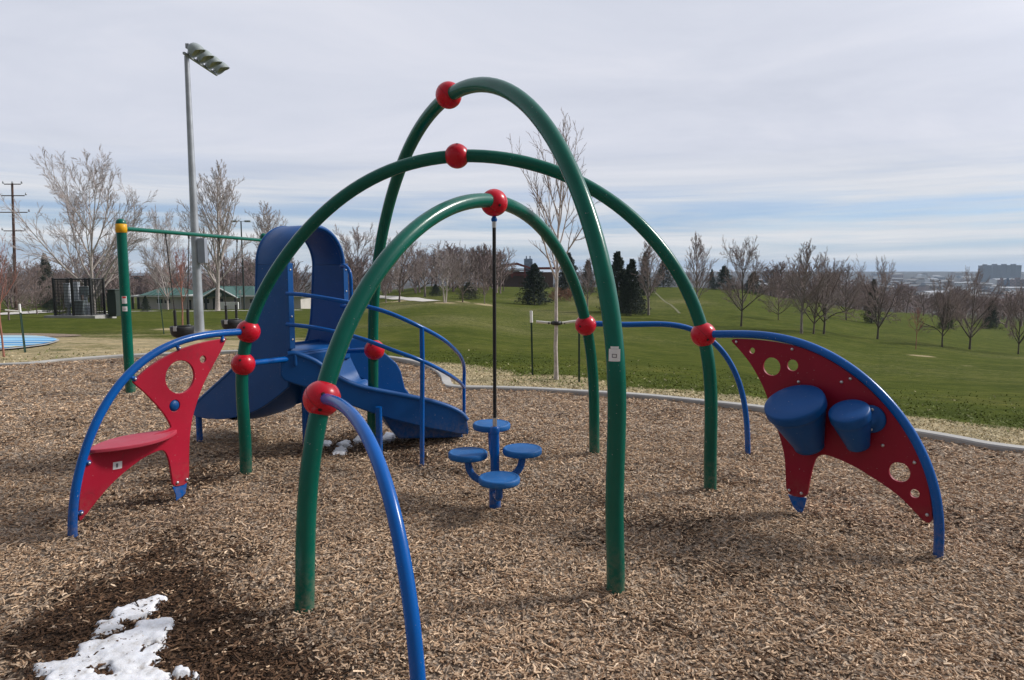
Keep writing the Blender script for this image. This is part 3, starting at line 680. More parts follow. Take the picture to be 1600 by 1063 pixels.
# bare blue tubes: the near one leaving the picture, the far one
a = balls['c_near']; bft = Vector((-.30, 2.12, 0))
lt = [(518,626),(535,634),(556,655),(577,690),(597,738),(614,795),(627,858),(638,925),(646,990),(652,1040)]
pts = [a]+[ONP(x, y, a, bft) for x, y in lt]; e = pts[-1]; pts.append(Vector((e.x+(e.x-pts[-2].x)*.6, e.y+(e.y-pts[-2].y)*.6, e.z-.16))); pts.append(pts[-1]+Vector((.004,-.006,-.3)))
pts = fitcurve(pts, 6, 70); mb = MB(); mb.tube(pts, .0265, 22, False); o = mb.build('curved_tube', BLUE, PS); o['label'] = 'blue tube arcing down from the nearest red ball without a panel'
a = balls['c_far']; bft = G(1168, 708)
lt = [(930,507),(960,506.5),(1010,507),(1050,508.5),(1080,514),(1105,527),(1125,545),(1142,570),(1155,600),(1163,630),(1167,665),(1168,708),(1168,720)]
pts = fitcurve([a]+[ONP(x, y, a, bft) for x, y in lt], 7, 70); mb = MB(); mb.tube(pts, .0245, 18, False); o = mb.build('curved_tube', BLUE, PS); o['label'] = 'far blue tube arcing down by the kerb'

# ---- slide with hood
N0 = Vector((-1.93, 5.90, 0)); F0 = Vector((-1.59, 6.46, 0)); W = F0-N0; wn = W.normalized(); d1 = Vector((-.855, .52, 0)).normalized()
def s_z(px, py): p = ONP(px, py, N0, N0+d1); return ((p-N0).dot(d1), p.z)
R0 = W.length/2; ZS = 1.70
hood_w = s_z(403, 420)[0]
rim = [s_z(x, y) for x, y in ((401.5,470),(400,505),(394,538),(381,561),(361,581),(335,605),(311,627),(303.5,637),(304,649))]
bot = [s_z(x, y) for x, y in ((320,654),(350,655),(378,650),(405,640),(432,622),(452,605))]
outl = [(0, .82), (0, ZS), (hood_w, ZS)]+rim+bot
rs_ = [(p.x, p.y) for p in spline([(a_, b_, 0) for a_, b_ in rim[:-1]], 5)]+[rim[-1]]; bs_ = [(p.x, p.y) for p in spline([(a_, b_, 0) for a_, b_ in bot], 5)]
outl = outl[:2]+[(hood_w, ZS)]+rs_+bs_
SL = board('slide', outl, [], .03, N0, d1, BLUEP, PS, .008); SL['label'] = 'blue moulded slide with tall arched hood'
slf = board('side_wall', outl, [], .03, F0, d1, BLUEP, SL, .008)
for base_, par_ in ((N0, SL), (F0, SL)):
    mb = MB(); mb.tube([base_+d1*a_+Vector((0,0,b_)) for a_, b_ in [(hood_w, ZS)]+rs_[:-1]], .021, 12); mb.build('rim_lip', BLUEP, par_)
# arched belt
mb = MB(); K = 30; vs = []; th = .03; NS = 6
def belt(u, s, rr):
    a = math.pi*u; c = N0+W*.5
    p = c-wn*math.cos(a)*rr+d1*s; return Vector((p.x, p.y, ZS+math.sin(a)*rr*1.02))
ss = [-.004, .01, hood_w-.01, hood_w+.004]
outr = [R0+.009, R0+.0155, R0+.0155, R0+.009]
for i in range(K+1):
    for j in range(4): vs.append(belt(i/K, ss[j], outr[j]))
    for j in (3,2,1,0): vs.append(belt(i/K, ss[j], R0-.0155 if j in (1,2) else R0-.009))
mb.add(vs, [(i*8+j, i*8+(j+1)%8, (i+1)*8+(j+1)%8, (i+1)*8+j) for i in range(K) for j in range(8)])
mb.build('hood', BLUEP, SL)
for s_ in (0.0, hood_w):
    mb = MB(); mb.tube([N0+d1*s_+Vector((0,0,.96 if s_ == 0 else ZS-.02))]+[belt(i/K, s_, R0) for i in range(K+1)]+[F0+d1*s_+Vector((0,0,.96 if s_ == 0 else ZS-.02))], .021, 12); mb.build('hood_lip', BLUEP, SL)
# flanges at the hood mouth
for side, base in ((0, N0), (1, F0)):
    mb = MB(); c = base-d1*.012
    mb.box(Vector((c.x, c.y, (ZS+.98)/2)), (.045,.06,ZS-.98+.02), math.atan2(d1.y, d1.x)); mb.k = 1
    for z in (1.05,1.25,1.45,1.65):
        mb.lathe([(.009,0),(.009,.004),(.005,.007),(0,.008)], Vector((c.x, c.y, z))-d1*.022, -d1, 10)
    mb.build('hood_post', [BLUEP, STEEL], SL, bevel=.004)
# bed: platform then the run-out
bp = [(-.06,.93),(.0,.95),(.30,.95),(hood_w,.93)]
bb = sorted([(s, z+.045) for s, z in bot if s > hood_w+.12]); bp += bb; eS, eZ = rim[-1]; bp += [(eS+.01, eZ+.03)]
bp = spline([(s, z, 0) for s, z in bp], 6); mb = MB(); vs = []
for q_ in bp:
    for k in range(7):
        t = k/6; p = N0+W*t+d1*q_.x; sag = -.03*math.sin(math.pi*t)*min(1, max(0, (q_.x-.3)/.3)); vs.append(Vector((p.x, p.y, q_.y+sag)))
n = len(bp); nn = len(vs)
fs = [(i*7+k, i*7+k+1, (i+1)*7+k+1, (i+1)*7+k) for i in range(n-1) for k in range(6)]
mb.add(vs+[v-Vector((0,0,.035)) for v in vs], fs+[tuple(i+nn for i in f)[::-1] for f in fs]); mb.build('slide_bed', BLUEP, SL)
mb = MB(); c = N0+W*.5-d1*.03; mb.box(Vector((c.x, c.y, .87))+d1*.24, (.55,W.length+.02,.12), math.atan2(d1.y, d1.x)); mb.build('platform', BLUEP, SL, bevel=.02)
# second chute to the right
nb = cpx([(398,612),(430,592),(460,590),(540,622),(600,668),(700,716),(830,745),(960,770),(1050,795),(1110,823),(1137,852),(1143,890),(1140,912),(960,878),(810,840),(720,808),(650,782),(560,738),(480,716),(398,690)], 280, 320, 2.53)
Q0 = Vector((-1.97, 5.86, 0)); Q1 = Vector((-.43, 6.50, 0)); dq = (Q1-Q0).normalized()
def sq(px, py): p = ONP(px, py, Q0, Q1); return ((p-Q0).dot(dq), p.z)
no = [sq(x, y) for x, y in nb]; cw = board('chute_side', chaikin(no, 1, .2), [], .04, Q0, dq, BLUEP, SL, .012)
T0 = Vector((-1.60, 6.46, 0)); T1 = Vector((-.62, 7.02, 0)); dt = (T1-T0).normalized(); sc = (T1-T0).length/(Q1-Q0).length
fo_ = [(s*sc, z) for s, z in no]; fo_[3] = (.10, .93); fo_[2] = (.02, .97)
fo_ = [( -.02,.80),(-.02,1.02),(.05,1.04),(.22,1.05),(.30,.98),(.42,.80)]+[(s*sc, z) for s, z in no if s > .75]
fo_ = [( -.02,.80),(-.02,1.0),(.16,1.0),(.24,.98),(.40,.84),(.55,.70)]+[(s*sc, z-.10) for s, z in no[6:10]]+[(s*sc, z) for s, z in no[10:-1]]
board('chute_side', chaikin(fo_, 1, .2), [], .04, T0, dt, BLUEP, SL, .012)
low = [p for p in no[12:]][::-1]                    # underside of near wall from hood to exit
mb = MB(); vs = []; K = 7; M_ = 24
sN = sorted([(s, z) for s, z in low]); S_ = np.linspace(.06, (Q1-Q0).length-.02, M_); Zb = np.interp(S_, [p[0] for p in sN], [p[1] for p in sN])+.045
Zb[:4] = np.linspace(.93, Zb[4], 4)
for s, z in zip(S_, Zb):
    for k in range(K):
        t = k/(K-1); p = (Q0+dq*s).lerp(T0+dt*s*sc, t); vs.append(Vector((p.x, p.y, z-.03*math.sin(math.pi*t))))
nn = len(vs); fs = [(i*K+k, i*K+k+1, (i+1)*K+k+1, (i+1)*K+k) for i in range(M_-1) for k in range(K-1)]
mb.add(vs+[v-Vector((0,0,.04)) for v in vs], fs+[tuple(i+nn for i in f)[::-1] for f in fs]); mb.build('chute_bed', BLUEP, SL)
# closing foot under the exit
mb = MB(); e0 = [G(x, 687, .0) for x in (626, 728)]
def pr(base, top, bot_): 
    vs = [*base]; return vs
sk = [sq(600,652), sq(616,676), sq(628,690), sq(729,688), sq(729,676), sq(680,668)]
mb = MB(); mb.tube([Q0+dq*p_.x+Vector((0,0,p_.y)) for p_ in spline([(a_, b_, 0) for a_, b_ in no[1:11]], 4)], .027, 12); mb.build('rim_lip', BLUEP, SL)
board('chute_foot', [(s, z) for s, z in sk], [], .34, Q0+Vector((-dq.y,dq.x,0))*.27, dq, BLUEP, SL, .02)
# supports
mb = MB(); c = G(593, 707); mb.tube([(c.x, c.y, -.1), (c.x, c.y, .42)], .03, 18); mb.build('support_post', BLUE, SL)
c = G(312, 682); mb = MB(); mb.tube([(c.x+.0, c.y, -.1), (c.x, c.y, .27)], .03, 18); mb.build('support_post', BLUE, SL)
c = N0+W*.5+d1*.2; mb = MB(); mb.tube([(c.x, c.y, -.1), (c.x, c.y, .86)], .035, 18); mb.build('support_post', BLUE, SL)
# tie bars to the balls
mb = MB(); a = balls['b_left_low']; e = N0+Vector((.02,-.01,0)); e.z = a.z+.0; e = AT(452, 561, 5.9); mb.tube([a, e], .024, 16); mb.build('tie_bar', BLUE, PS)
mb = MB(); a = balls['a_low']; e = AT(530, 549, 6.42); mb.tube([a, e], .024, 16); mb.build('tie_bar', BLUE, PS)
# handrails
RR = .0175
tr = [(448,459,5.86),(475,461,5.78),(520,468,5.68),(565,477,5.62),(610,490,5.60),(659,512,5.68),(690,529,5.9),(708,544,6.25),(720,558,6.65),(725,575,6.98),(725,600,7.05),(725,650,7.05)]
p1 = spline([AT(*q_) for q_ in tr], 8); mb = MB(); mb.tube(p1+[Vector((p1[-1].x, p1[-1].y, -.05))], RR, 14); mb.build('handrail', BLUE, SL)
tr = [(448,507,5.86),(490,512,5.76),(530,520,5.68),(570,531,5.61),(610,546,5.6),(659,564,5.68),(690,579,5.95),(708,590,6.3),(719,598,6.7),(725,606,7.04)]
mb = MB(); mb.tube(spline([AT(*q_) for q_ in tr], 8), RR, 14); mb.build('handrail', BLUE, SL)
c = G(659, 726); t_ = AT(659, 513, 5.68); mb = MB(); mb.tube([(c.x, c.y, -.1), (t_.x, 5.69, .9), t_], .0195, 14); mb.build('rail_post', BLUE, SL)
mb = MB(); mb.tube(spline([AT(*q_) for q_ in ((533,416,6.42),(539,416,6.38),(545,422,6.34),(548,436,6.33),(548,470,6.35),(541,478,6.4),(533,478,6.43))], 6), .017, 12); mb.build('grab_handle', BLUE, SL)

# ---------------------------------------------------------------- pod stools and rope
pc = G(776, 776); PX, PY = -.122, 4.76
PO = thing('pod_spinner', (PX, PY, 0), 'four round blue stool seats on a central blue post under the lowest arch', 'spinner')
mb = MB(); mb.tube([(PX, PY, -.05), (PX, PY, .14)], .042, 20); mb.tube(spline([(PX, PY, .12),(PX, PY, .16),(PX, PY, .3),(PX, PY, .495)], 4), [.042]*4+[.032]*8+[.030], 20)
mb.lathe([(.030,.49),(.034,.50),(.034,.535),(.024,.545),(0,.547)], (PX, PY, 0), n=20); mb.build('post', BLUE, PO)
for (px, py, Y) in ((768,661,5.04),(731,706,4.80),(816,700,4.80),(780,745,4.50)):
    c = AT(px, py, Y); r = .141; mb = MB()
    mb.lathe([(0,.002),(r*.75,.0),(r*.86,-.001),(r*.88,.002),(r*.95,0),(r,-.008),(r,-.035),(r*.97,-.043),(r*.6,-.046),(0,-.046)], c, n=44); st = mb.build('stool_seat', BLUES, PO)
    dd = (fl(c)-Vector((PX, PY, 0))); d_ = dd.normalized(); zb = max(.10, c.z-.24) if Y < 5 else .2
    L_ = dd.length; hz_ = lambda k: Vector((PX, PY, 0))+d_*L_*k
    pts = spline([c-Vector((0,0,.03)), hz_(.99)+Vector((0,0,c.z-.09)), hz_(.90)+Vector((0,0,c.z-.15)), hz_(.66)+Vector((0,0,max(.09, c.z-.195)))]+[hz_(.3)+Vector((0,0,max(.07, c.z-.21))), hz_(.02)+Vector((0,0,max(.06, c.z-.21)))], 6)
    mb = MB(); mb.tube(pts, .026, 14); mb.build('seat_arm', BLUE, PO)
tb = balls['c_top']
RP = thing('hanging_rope', (PX, PY, .5), 'taut black rope running from the top red ball down to the stool post', 'rope')
mb = MB(); p0 = Vector((PX, PY, .535)); p1 = tb+Vector((0,0,-.085))
mb.tube([p0.lerp(p1, .05), p0.lerp(p1, .945)], .0125, 12); rp = mb.build('rope', ROPE, RP)
mb = MB(); mb.tube([p0, p0.lerp(p1, .05)], .0155, 14); mb.build('ferrule', STEEL, RP)
mb = MB(); mb.tube([p0.lerp(p1, .945), p0.lerp(p1, .975)], .015, 14); mb.build('ferrule', STEEL, RP)
mb = MB(); mb.tube([p0.lerp(p1, .975), p1+Vector((0,0,.01))], .014, 12); mb.sphere(p0.lerp(p1, .982), .021, 8); mb.build('eye_bolt', BLUE, RP)

# ---------------------------------------------------------------- swing set
s0 = G(204, 612); sa = AT(190, 357, s0.y); sb_ = AT(412, 374, 12.9)
SW = thing('swing_frame', (s0.x, s0.y, 0), 'green swing frame with a yellow collar on its near post, left of the slide', 'swing frame')
ptop = Vector((s0.x-.0, s0.y, sa.z+.07))
mb = MB(); mb.tube([(s0.x, s0.y, -.1), ptop], .063, 24, False); mb.lathe([(.063,0),(.058,.03),(.035,.052),(0,.06)], ptop, n=24); post = mb.build('post', GREEN, SW)
mb = MB(); mb.lathe([(.062,-.058),(.070,-.055),(.071,0),(.070,.055),(.062,.058)], (s0.x, s0.y, sa.z), n=28); mb.k = 1
mb.build('collar', [YEL], post)
A1 = Vector((s0.x, s0.y, sa.z)); B1 = Vector((sb_.x, sb_.y, sa.z))
mb = MB(); mb.tube([A1, B1], .030, 18); mb.build('crossbeam', GREEN, SW)
mb = MB(); mb.tube([(B1.x, B1.y, ztf(B1.x, B1.y)-.1), B1+Vector((0,0,.07))], .063, 20); mb.sphere(B1+Vector((0,0,.07)), .066, 10); mb.build('post', GREEN, SW)
c = Vector((s0.x, s0.y, 0)); z = AT(198, 472, s0.y).z
for (zz, h, mt) in ((z+.03,.10,1),(z-.09,.065,0)):
    o = sticker_on_tube(Vector((s0.x, s0.y, zz)), .063, (-s0.x*.6, -s0.y), .062, h, post, [(.15,.85,.72,.95)] if mt else [(.2,.8,.4,.5)])
    if mt: o.data.materials[1] = STICKR
def swing(pxa, pxb, label, bpy_, first=None):
    def beam(px):
        dB = B1-A1; r = ray(px, 370); n_ = Vector((-r.y, r.x)); t = -(n_.x*A1.x+n_.y*A1.y)/(n_.x*dB.x+n_.y*dB.y); return A1+dB*t
    a, b_ = beam(pxa), beam(pxb); m_ = (a+b_)/2; d = (B1-A1).normalized()
    t = thing('bucket_swing', (m_.x, m_.y, 0), label, 'swing', 'bucket swings hanging from the green frame')
    return t, m_, d, (b_-a).length
# swing 1 is modelled, swing 2 copied
def bucket(m_, d, half, t):
    zt_ = A1.z-.03; zb = .79; rz = math.atan2(d.y, d.x)
    for s in (-1, 1):
        mb = MB(); top = m_+d*half*s; top.z = zt_; e = m_+d*.16*s; e.z = zb+.26
        mb.tube([top+Vector((0,0,.03)), top-Vector((0,0,.04))], .016, 8)
        L = (e-top).length; N = 30
        for k in range(N):
            p = (top-Vector((0,0,.04))).lerp(e, k/N); q_ = (top-Vector((0,0,.04))).lerp(e, (k+1)/N); mb.tube([p, q_], [.0095,.006], 5, False)
        ch = mb.build('chain', CHAIN, t)
        mb = MB(); e2 = m_+d*.155*s; e2.z = zb+.02; mb.tube([e, e2], .021, 10); mb.build('sleeve', RUBBER, ch)
    mb = MB(); n = 28; R_ = [(.150,.0),(.165,.01),(.172,.0),(.168,-.05),(.160,-.10),(.14,-.14),(.09,-.165),(0,-.17)]
    c = Vector((m_.x, m_.y, zb)); mb.lathe(R_, c, n=n); mb.lathe([(.150,0),(.142,-.08),(.10,-.14),(0,-.15)], c, n=n); mb.build('seat', RUBBER, t)
    for s in (-1, 1): mb = MB(); mb.box(c+d*.17*s+Vector((0,0,-.02)), (.03,.05,.07), rz); mb.build('clip', STEEL, t, bevel=.004)
t1, m1, d_, L1 = swing(259, 295, 'black bucket swing nearer the yellow-collared post', 0)
bucket(m1, d_, L1/2, t1)
t2 = copy_tree(t1); _, m2, _, L2 = swing(341, 371, 'x', 0); bpy.data.objects.remove(_) if isinstance(_, bpy.types.Object) else None
for o in list(bpy.data.objects):
    if o.get('label') == 'x': bpy.data.objects.remove(o)
t2.location = (m2.x, m2.y, 0); t2['label'] = 'black bucket swing farther along the beam, partly hidden by a red ball'

# ---------------------------------------------------------------- floodlight mast
b0 = GT(312, 522); YF = b0.y
FLD = thing('floodlight_mast', b0, 'tall grey floodlight mast with four round lamps and a grey box', 'floodlight')
tp = AT(297, 88, YF); mb = MB(); mb.tube([b0-Vector((0,0,.3)), b0+Vector((0,0,.6)), Vector((b0.x, b0.y, tp.z))], [.20,.195,.095], 20); mb.build('pole', GALV, FLD)
zarm = AT(300, 80, YF).z; x0 = b0.x+.05
mb = MB(); mb.box((x0, YF+1.2, zarm-.18), (.09,3.1,.09)); mb.build('crossarm', GALV, FLD)
for k in range(4):
    c = Vector((x0+.32, YF-.0+k*.80, zarm+.02)); ax = Vector((.66,.12,-.70)).normalized(); mb = MB()
    mb.lathe([(.0,-.30),(.10,-.29),(.19,-.24),(.26,-.14),(.295,-.02),(.30,.08),(.31,.10),(.295,.10),(.285,.04)], c, ax, 26)
    v = []; nn = 14
    # visor over the opening
    up = Vector((.55,0,.83)); sd = ax.cross(up).normalized(); up = sd.cross(ax).normalized()
    for j in range(nn+1):
        q_ = math.pi*j/nn; e = sd*math.cos(q_)*.305+up*math.sin(q_)*.305
        v += [c+ax*.09+e, c+ax*(.09+.15*math.sin(q_))+e*.97]
    mb.add(v, [(2*j, 2*j+2, 2*j+3, 2*j+1) for j in range(nn)]); mb.k = 1; mb.lathe([(.285,.045),(.2,.06),(0,.07)], c, ax, 24); mb.k = 2
    mb.box(c-ax*.30+Vector((-.08,0,-.06)), (.14,.16,.18)); mb.tube([c-ax*.3, Vector((x0, c.y, zarm-.18))], .04, 8)
    mb.build('floodlight', [LAMPG, LAMPI, GALV], FLD)
c = AT(314, 392, YF-.05); mb = MB(); mb.box((b0.x+.33, YF-.1, c.z), (.30,.28,1.02)); mb.box((b0.x+.16, YF, c.z+.3), (.2,.06,.08)); mb.box((b0.x+.16, YF, c.z-.3), (.2,.06,.08)); mb.build('control_box', simple('grey_box_paint', (.25,.27,.32), .5, .1, 2), FLD, bevel=.01)
mb = MB(); mb.box((b0.x, YF, b0.z+.05), (.7,.7,.12)); mb.build('footing', CONC, FLD)

# double-headed park lamp
b0 = GT(382, 484); h = AT(381, 346, b0.y).z
t = thing('street_lamp', b0, 'dark slim lamp post with two flat heads, in front of the park building', 'lamp post')
mb = MB(); mb.tube([b0, Vector((b0.x, b0.y, h))], [.16,.10], 12); mb.build('pole', CABD, t)
for s in (-1, 1):
    mb = MB(); e = Vector((b0.x+s*.95, b0.y, h)); mb.tube([Vector((b0.x, b0.y, h)), e], .045, 8); mb.box(e+Vector((s*.2,0,-.0)), (1.0,.5,.3)); mb.build('lamp_head', LAMPG, t, bevel=.04)

# ---------------------------------------------------------------- stakes and sticks
def stake(px, pyb, pyt, lean, label, white=True):
    b0 = GT(px, pyb); tp = AT(px+lean, pyt, b0.y); t = thing('tree_stake', b0, label, 'stake', 'steel tree stakes')
    r = .022; m_ = b0.lerp(tp, .82); mb = MB(); mb.box(Vector(b0.lerp(m_, .5)), (.042,.012,(m_-b0).length), M=(m_-b0).to_track_quat('Z', 'Y').to_matrix()); mb.box(Vector(b0.lerp(m_, .5))+Vector((0,.015,0)), (.012,.03,(m_-b0).length), M=(m_-b0).to_track_quat('Z', 'Y').to_matrix()); mb.build('shaft', POSTG, t)
    if white: mb = MB(); mb.tube([m_, tp], .024, 10); mb.build('cap_sleeve', WHITEP, t)
    return b0, tp
k1 = stake(832, 586, 486, -2, 'green stake with white top left of the staked young tree', True)
k2 = stake(905, 597, 500, 0, 'green stake right of the staked young tree, below the far red ball', False)
k3 = stake(39, 551, 475, -9, 'leaning green stake with white tip beside the splash pad')
k4 = stake(256, 522, 452, -8, 'thin grey stake on the lawn left of the reddish sapling', False)
k5 = stake(308, 520, 498, 0, 'short stake close to the floodlight mast', True)

# ---------------------------------------------------------------- trees
def grow_tree(seed, H=1.0, trunk=.25, nsc=6, spread=.6, counts=(9, 7, 6), upw=.25, r0=.022, stems=1, lean=.0, twig=.0011, leader=True, ratio=(.55,.5,.42), ang0=.95, gp=.85, ca=(.34,.74)):
    """bare tree of height about H; returns trunk polylines, limb polylines"""
    rnd = random.Random(seed); T = []; Lm = []
    def poly(p, d, L, n, wob, up):
        pts = [p.copy()]; d = d.normalized()
        for i in range(n):
            d = (d+Vector((rnd.gauss(0, wob), rnd.gauss(0, wob), rnd.gauss(0, wob)+up))).normalized(); p = p+d*(L/n); pts.append(p.copy())
        return pts, d
    def branch(p, d, L, r, lev):
        n = (6, 5, 3, 2)[min(lev, 3)]; pts, dd = poly(p, d, L, n, (.08, .10, .10, .08)[min(lev, 3)], upw*(.20, .20, .12, .06)[min(lev, 3)])
        rs = [max(twig, r*(1-i/n)**.8+twig*.8) for i in range(n+1)]; Lm.append((pts, rs, lev))
        if lev >= len(counts): return
        c = counts[lev]
        for k in range(c):
            f = .22+.78*(k+rnd.random()*.8)/c; f = min(f, .99); i = min(int(f*n), n-1); q_ = pts[i].lerp(pts[i+1], f*n-i)
            ax = (pts[i+1]-pts[i]).normalized(); a = rnd.uniform(0, 6.283); o = ax.orthogonal().normalized(); o = Matrix.Rotation(a, 3, ax)@o
            ang = rnd.uniform(*ca); nd = ax*math.cos(ang)+o*math.sin(ang)
            rr = rs[i]*.55; branch(q_, nd, L*ratio[min(lev, 2)]*(1-.45*f)*rnd.uniform(.75, 1.25), max(rr, twig), lev+1)
    for s in range(stems):
        a = s*6.283/max(stems, 1)+rnd.random(); d = Vector((math.cos(a)*lean, math.sin(a)*lean, 1)); p = Vector((math.cos(a)*r0*(stems > 1), math.sin(a)*r0*(stems > 1), 0))
        rr0 = r0*(1 if stems == 1 else .75); n = 14; pts, dd = poly(p, d, H*.93, n, .035, .05)
        rs = [rr0*(1.3 if i == 0 else 1)*(1-.93*max(0, i/n-trunk*.4)/(1-trunk*.4))+twig for i in range(n+1)]
        kf = min(n-1, max(3, int(round((trunk+.08)*n)))) ; T.append(([pts[0]-Vector((0,0,.03))]+pts[:kf+1], [rs[0]*1.1]+rs[:kf+1])); Lm.append((pts[kf:], rs[kf:], 0))
        m_ = nsc if stems == 1 else nsc//stems
        for k in range(m_):
            g_ = ((k+rnd.random()*.7)/m_)**gp; f = trunk+(.97-trunk)*g_; i = min(int(f*n), n-1); st = pts[i].lerp(pts[i+1], f*n-i)
            a2 = k*2.4+rnd.uniform(-.5, .5); ang = (ang0-.55*ang0*g_)*rnd.uniform(.85, 1.1); w_ = spread*(.42+.72*math.sin(math.pi*min(1, .22+g_*.62)))*(1-g_*.62)*rnd.uniform(.78, 1.15)
            branch(st, Vector((math.cos(a2)*math.sin(ang), math.sin(a2)*math.sin(ang), math.cos(ang))), H*w_, rs[i]*rnd.uniform(.5, .68), 0)
    return T, Lm
def tubes_np(lines, sides):
    V = []; F = []; base = 0
    for pts, rs, *_ in lines:
        P = np.array([tuple(p) for p in pts]); n = len(P); t = np.gradient(P, axis=0); t /= np.linalg.norm(t, axis=1)[:, None]+1e-9
        ref = np.array([.3, .5, .81]) if abs(t[0] @ np.array([.3, .5, .81])) < .9 else np.array([.9, -.3, .2])
        a = np.cross(t, ref); a /= np.linalg.norm(a, axis=1)[:, None]+1e-9; b = np.cross(t, a)
        q_ = 2*np.pi*np.arange(sides)/sides; R = np.array(rs)[:, None, None]
        V.append((P[:, None]+R*(a[:, None]*np.cos(q_)[None, :, None]+b[:, None]*np.sin(q_)[None, :, None])).reshape(-1, 3))
        i = np.arange(n-1)[:, None]*sides; k = np.arange(sides)[None]; k2 = (k+1) % sides
        F.append(np.stack([i+k, i+k2, i+sides+k2, i+sides+k], -1).reshape(-1, 4)+base); base += n*sides
    return np.concatenate(V), np.concatenate(F)
def tree_meshes(key, mt, mc, **kw):
    T, L = grow_tree(**kw); v, f = tubes_np(T, 10); me_t = npmesh('trunk', v, f, mt, smooth=True, link=False)
    big = [l for l in L if l[2] == 0]; small = [l for l in L if l[2] > 0]
    v1, f1 = tubes_np(big, 6); v2, f2 = tubes_np(small, 3)
    me_c = npmesh('crown', np.concatenate([v1, v2]), np.concatenate([f1, f2+len(v1)]), [mt, mc], smooth=True, link=False, mi=np.r_[np.zeros(len(f1)), np.ones(len(f2))])
    return me_t, me_c, np.concatenate([v1, v2]), np.concatenate([f1, f2+len(v1)])
TV = {}
def variant(key, *a, **k): TV[key] = tree_meshes(key, *a, **k)
variant('cotton', BARKP, TWIGP, seed=3, trunk=.10, nsc=17, spread=.80, counts=(12, 8, 6), r0=.015, twig=.0006, ratio=(.42,.44,.42), upw=.25, ang0=.85, gp=1.7)
variant('tall', BARKP, TWIGP, seed=11, trunk=.17, nsc=26, spread=.44, counts=(9, 7, 5), r0=.015, twig=.0006, upw=.45, ratio=(.44,.44,.4), ang0=.8, gp=1.1)
variant('round', BARKD, TWIGB, seed=21, trunk=.20, nsc=18, spread=.74, counts=(11, 8, 6), r0=.018, twig=.0009, upw=.12, ratio=(.44,.44,.42), ang0=1.1, gp=1.5)
variant('wide', BARKB, TWIGG, seed=34, trunk=.15, nsc=15, spread=.82, counts=(11, 8, 6), r0=.019, twig=.0009, upw=.15, ratio=(.44,.44,.42), ang0=1.0, gp=1.8)
variant('upright', BARKG, TWIGB, seed=45, trunk=.20, nsc=20, spread=.44, counts=(9, 7, 5), r0=.014, twig=.0008, upw=.4, ratio=(.44,.42,.4), ang0=.7, gp=1.1)
variant('twin', BARKP, TWIGG, seed=56, trunk=.22, nsc=20, spread=.58, counts=(10, 7, 5), r0=.017, stems=2, lean=.20, twig=.0008, upw=.25, ratio=(.44,.44,.4), ang0=.8, gp=1.3)
variant('young', BARKW, TWIGG, seed=66, trunk=.38, nsc=18, spread=.42, counts=(7, 5), r0=.0092, twig=.0006, upw=.3, ratio=(.38,.4,.3), ang0=.62, gp=1.0)
variant('sapling', BARKR, TWIGR, seed=78, trunk=.35, nsc=15, spread=.44, counts=(7, 5, 3), r0=.011, twig=.0006, upw=.4, ratio=(.4,.4,.4), ang0=.75)
variant('dark', BARKD, TWIGB, seed=88, trunk=.17, nsc=13, spread=.86, counts=(11, 8, 6), r0=.021, twig=.0009, upw=.12, ratio=(.44,.44,.42), ang0=.9, gp=2.2)
variant('purple', BARKB, TWIGB, seed=91, trunk=.14, nsc=18, spread=.80, counts=(10, 8, 6), r0=.018, twig=.0010, upw=.12, ratio=(.44,.46,.42), ang0=1.1, gp=1.6)
HTS = {k: float(v[2][:, 2].max()) for k, v in TV.items()}
RAD = {k: float(np.percentile(np.hypot(v[2][:, 0], v[2][:, 1]), 97)) for k, v in TV.items()}
def place_tree(kind, px, pyb, pyt, label, cat='tree', halfw=None, rz=None, group='bare trees in the park', name='bare_tree'):
    b0 = GT(px, pyb); top = AT(px, pyt, b0.y); H = (top.z-b0.z)/HTS[kind]
    t = thing(name, b0, label, cat, group, rz if rz is not None else random.uniform(0, 6.28))
    w = H if halfw is None else (halfw/FPX*b0.y)/RAD[kind]
    t.scale = (w, w, H); meshobj('trunk', TV[kind][0], t); meshobj('crown', TV[kind][1], t); return t
yt = place_tree('young', 869, 592, 172, 'slender young tree with pale trunk tied between two stakes', halfw=62, rz=1.2, name='young_tree')
place_tree('cotton', 148, 490, 222, 'largest bare cottonwood with pale limbs behind the fenced cabinets', halfw=100, rz=.6)
place_tree('tall', 340, 486, 250, 'tall pale bare tree behind the floodlight mast', halfw=56, rz=2.1)
place_tree('cotton', 262, 484, 318, 'pale spreading bare tree between the swing beam and the park building', halfw=50, rz=3.3)
place_tree('sapling', 285, 516, 385, 'reddish sapling standing on the lawn behind the nearer swing', halfw=26, rz=.3, name='sapling')
place_tree('tall', 428, 484, 312, 'reddish grey bare tree behind the slide hood', halfw=44, rz=5)
place_tree('sapling', 6, 557, 360, 'reddish sapling at the left edge in front of the splash pad', halfw=30, rz=2, name='sapling')
place_tree('purple', 14, 500, 385, 'brown rounded bare tree at the left edge behind the stake', halfw=50, rz=1)
place_tree('purple', 58, 491, 400, 'low brown bare tree left of the fenced cabinets', halfw=38, rz=4)
place_tree('purple', 100, 484, 405, 'brown bare tree just behind the left end of the cabinet fence', halfw=36, rz=5)
place_tree('round', 560, 471, 346, 'broad dark bare tree just right of the slide hood', halfw=44, rz=.2)
place_tree('wide', 624, 472, 352, 'bare tree with dark short trunk beside the pale path', halfw=46, rz=2.2)
place_tree('upright', 603, 473, 420, 'small reddish bare tree left of the path tree', halfw=14, rz=1.2)
place_tree('upright', 664, 464, 388, 'pale trunked bare tree behind the path end', halfw=26, rz=3.2)
place_tree('twin', 696, 473, 383, 'twin stemmed pale bare tree left of the hanging rope', halfw=32, rz=.1)
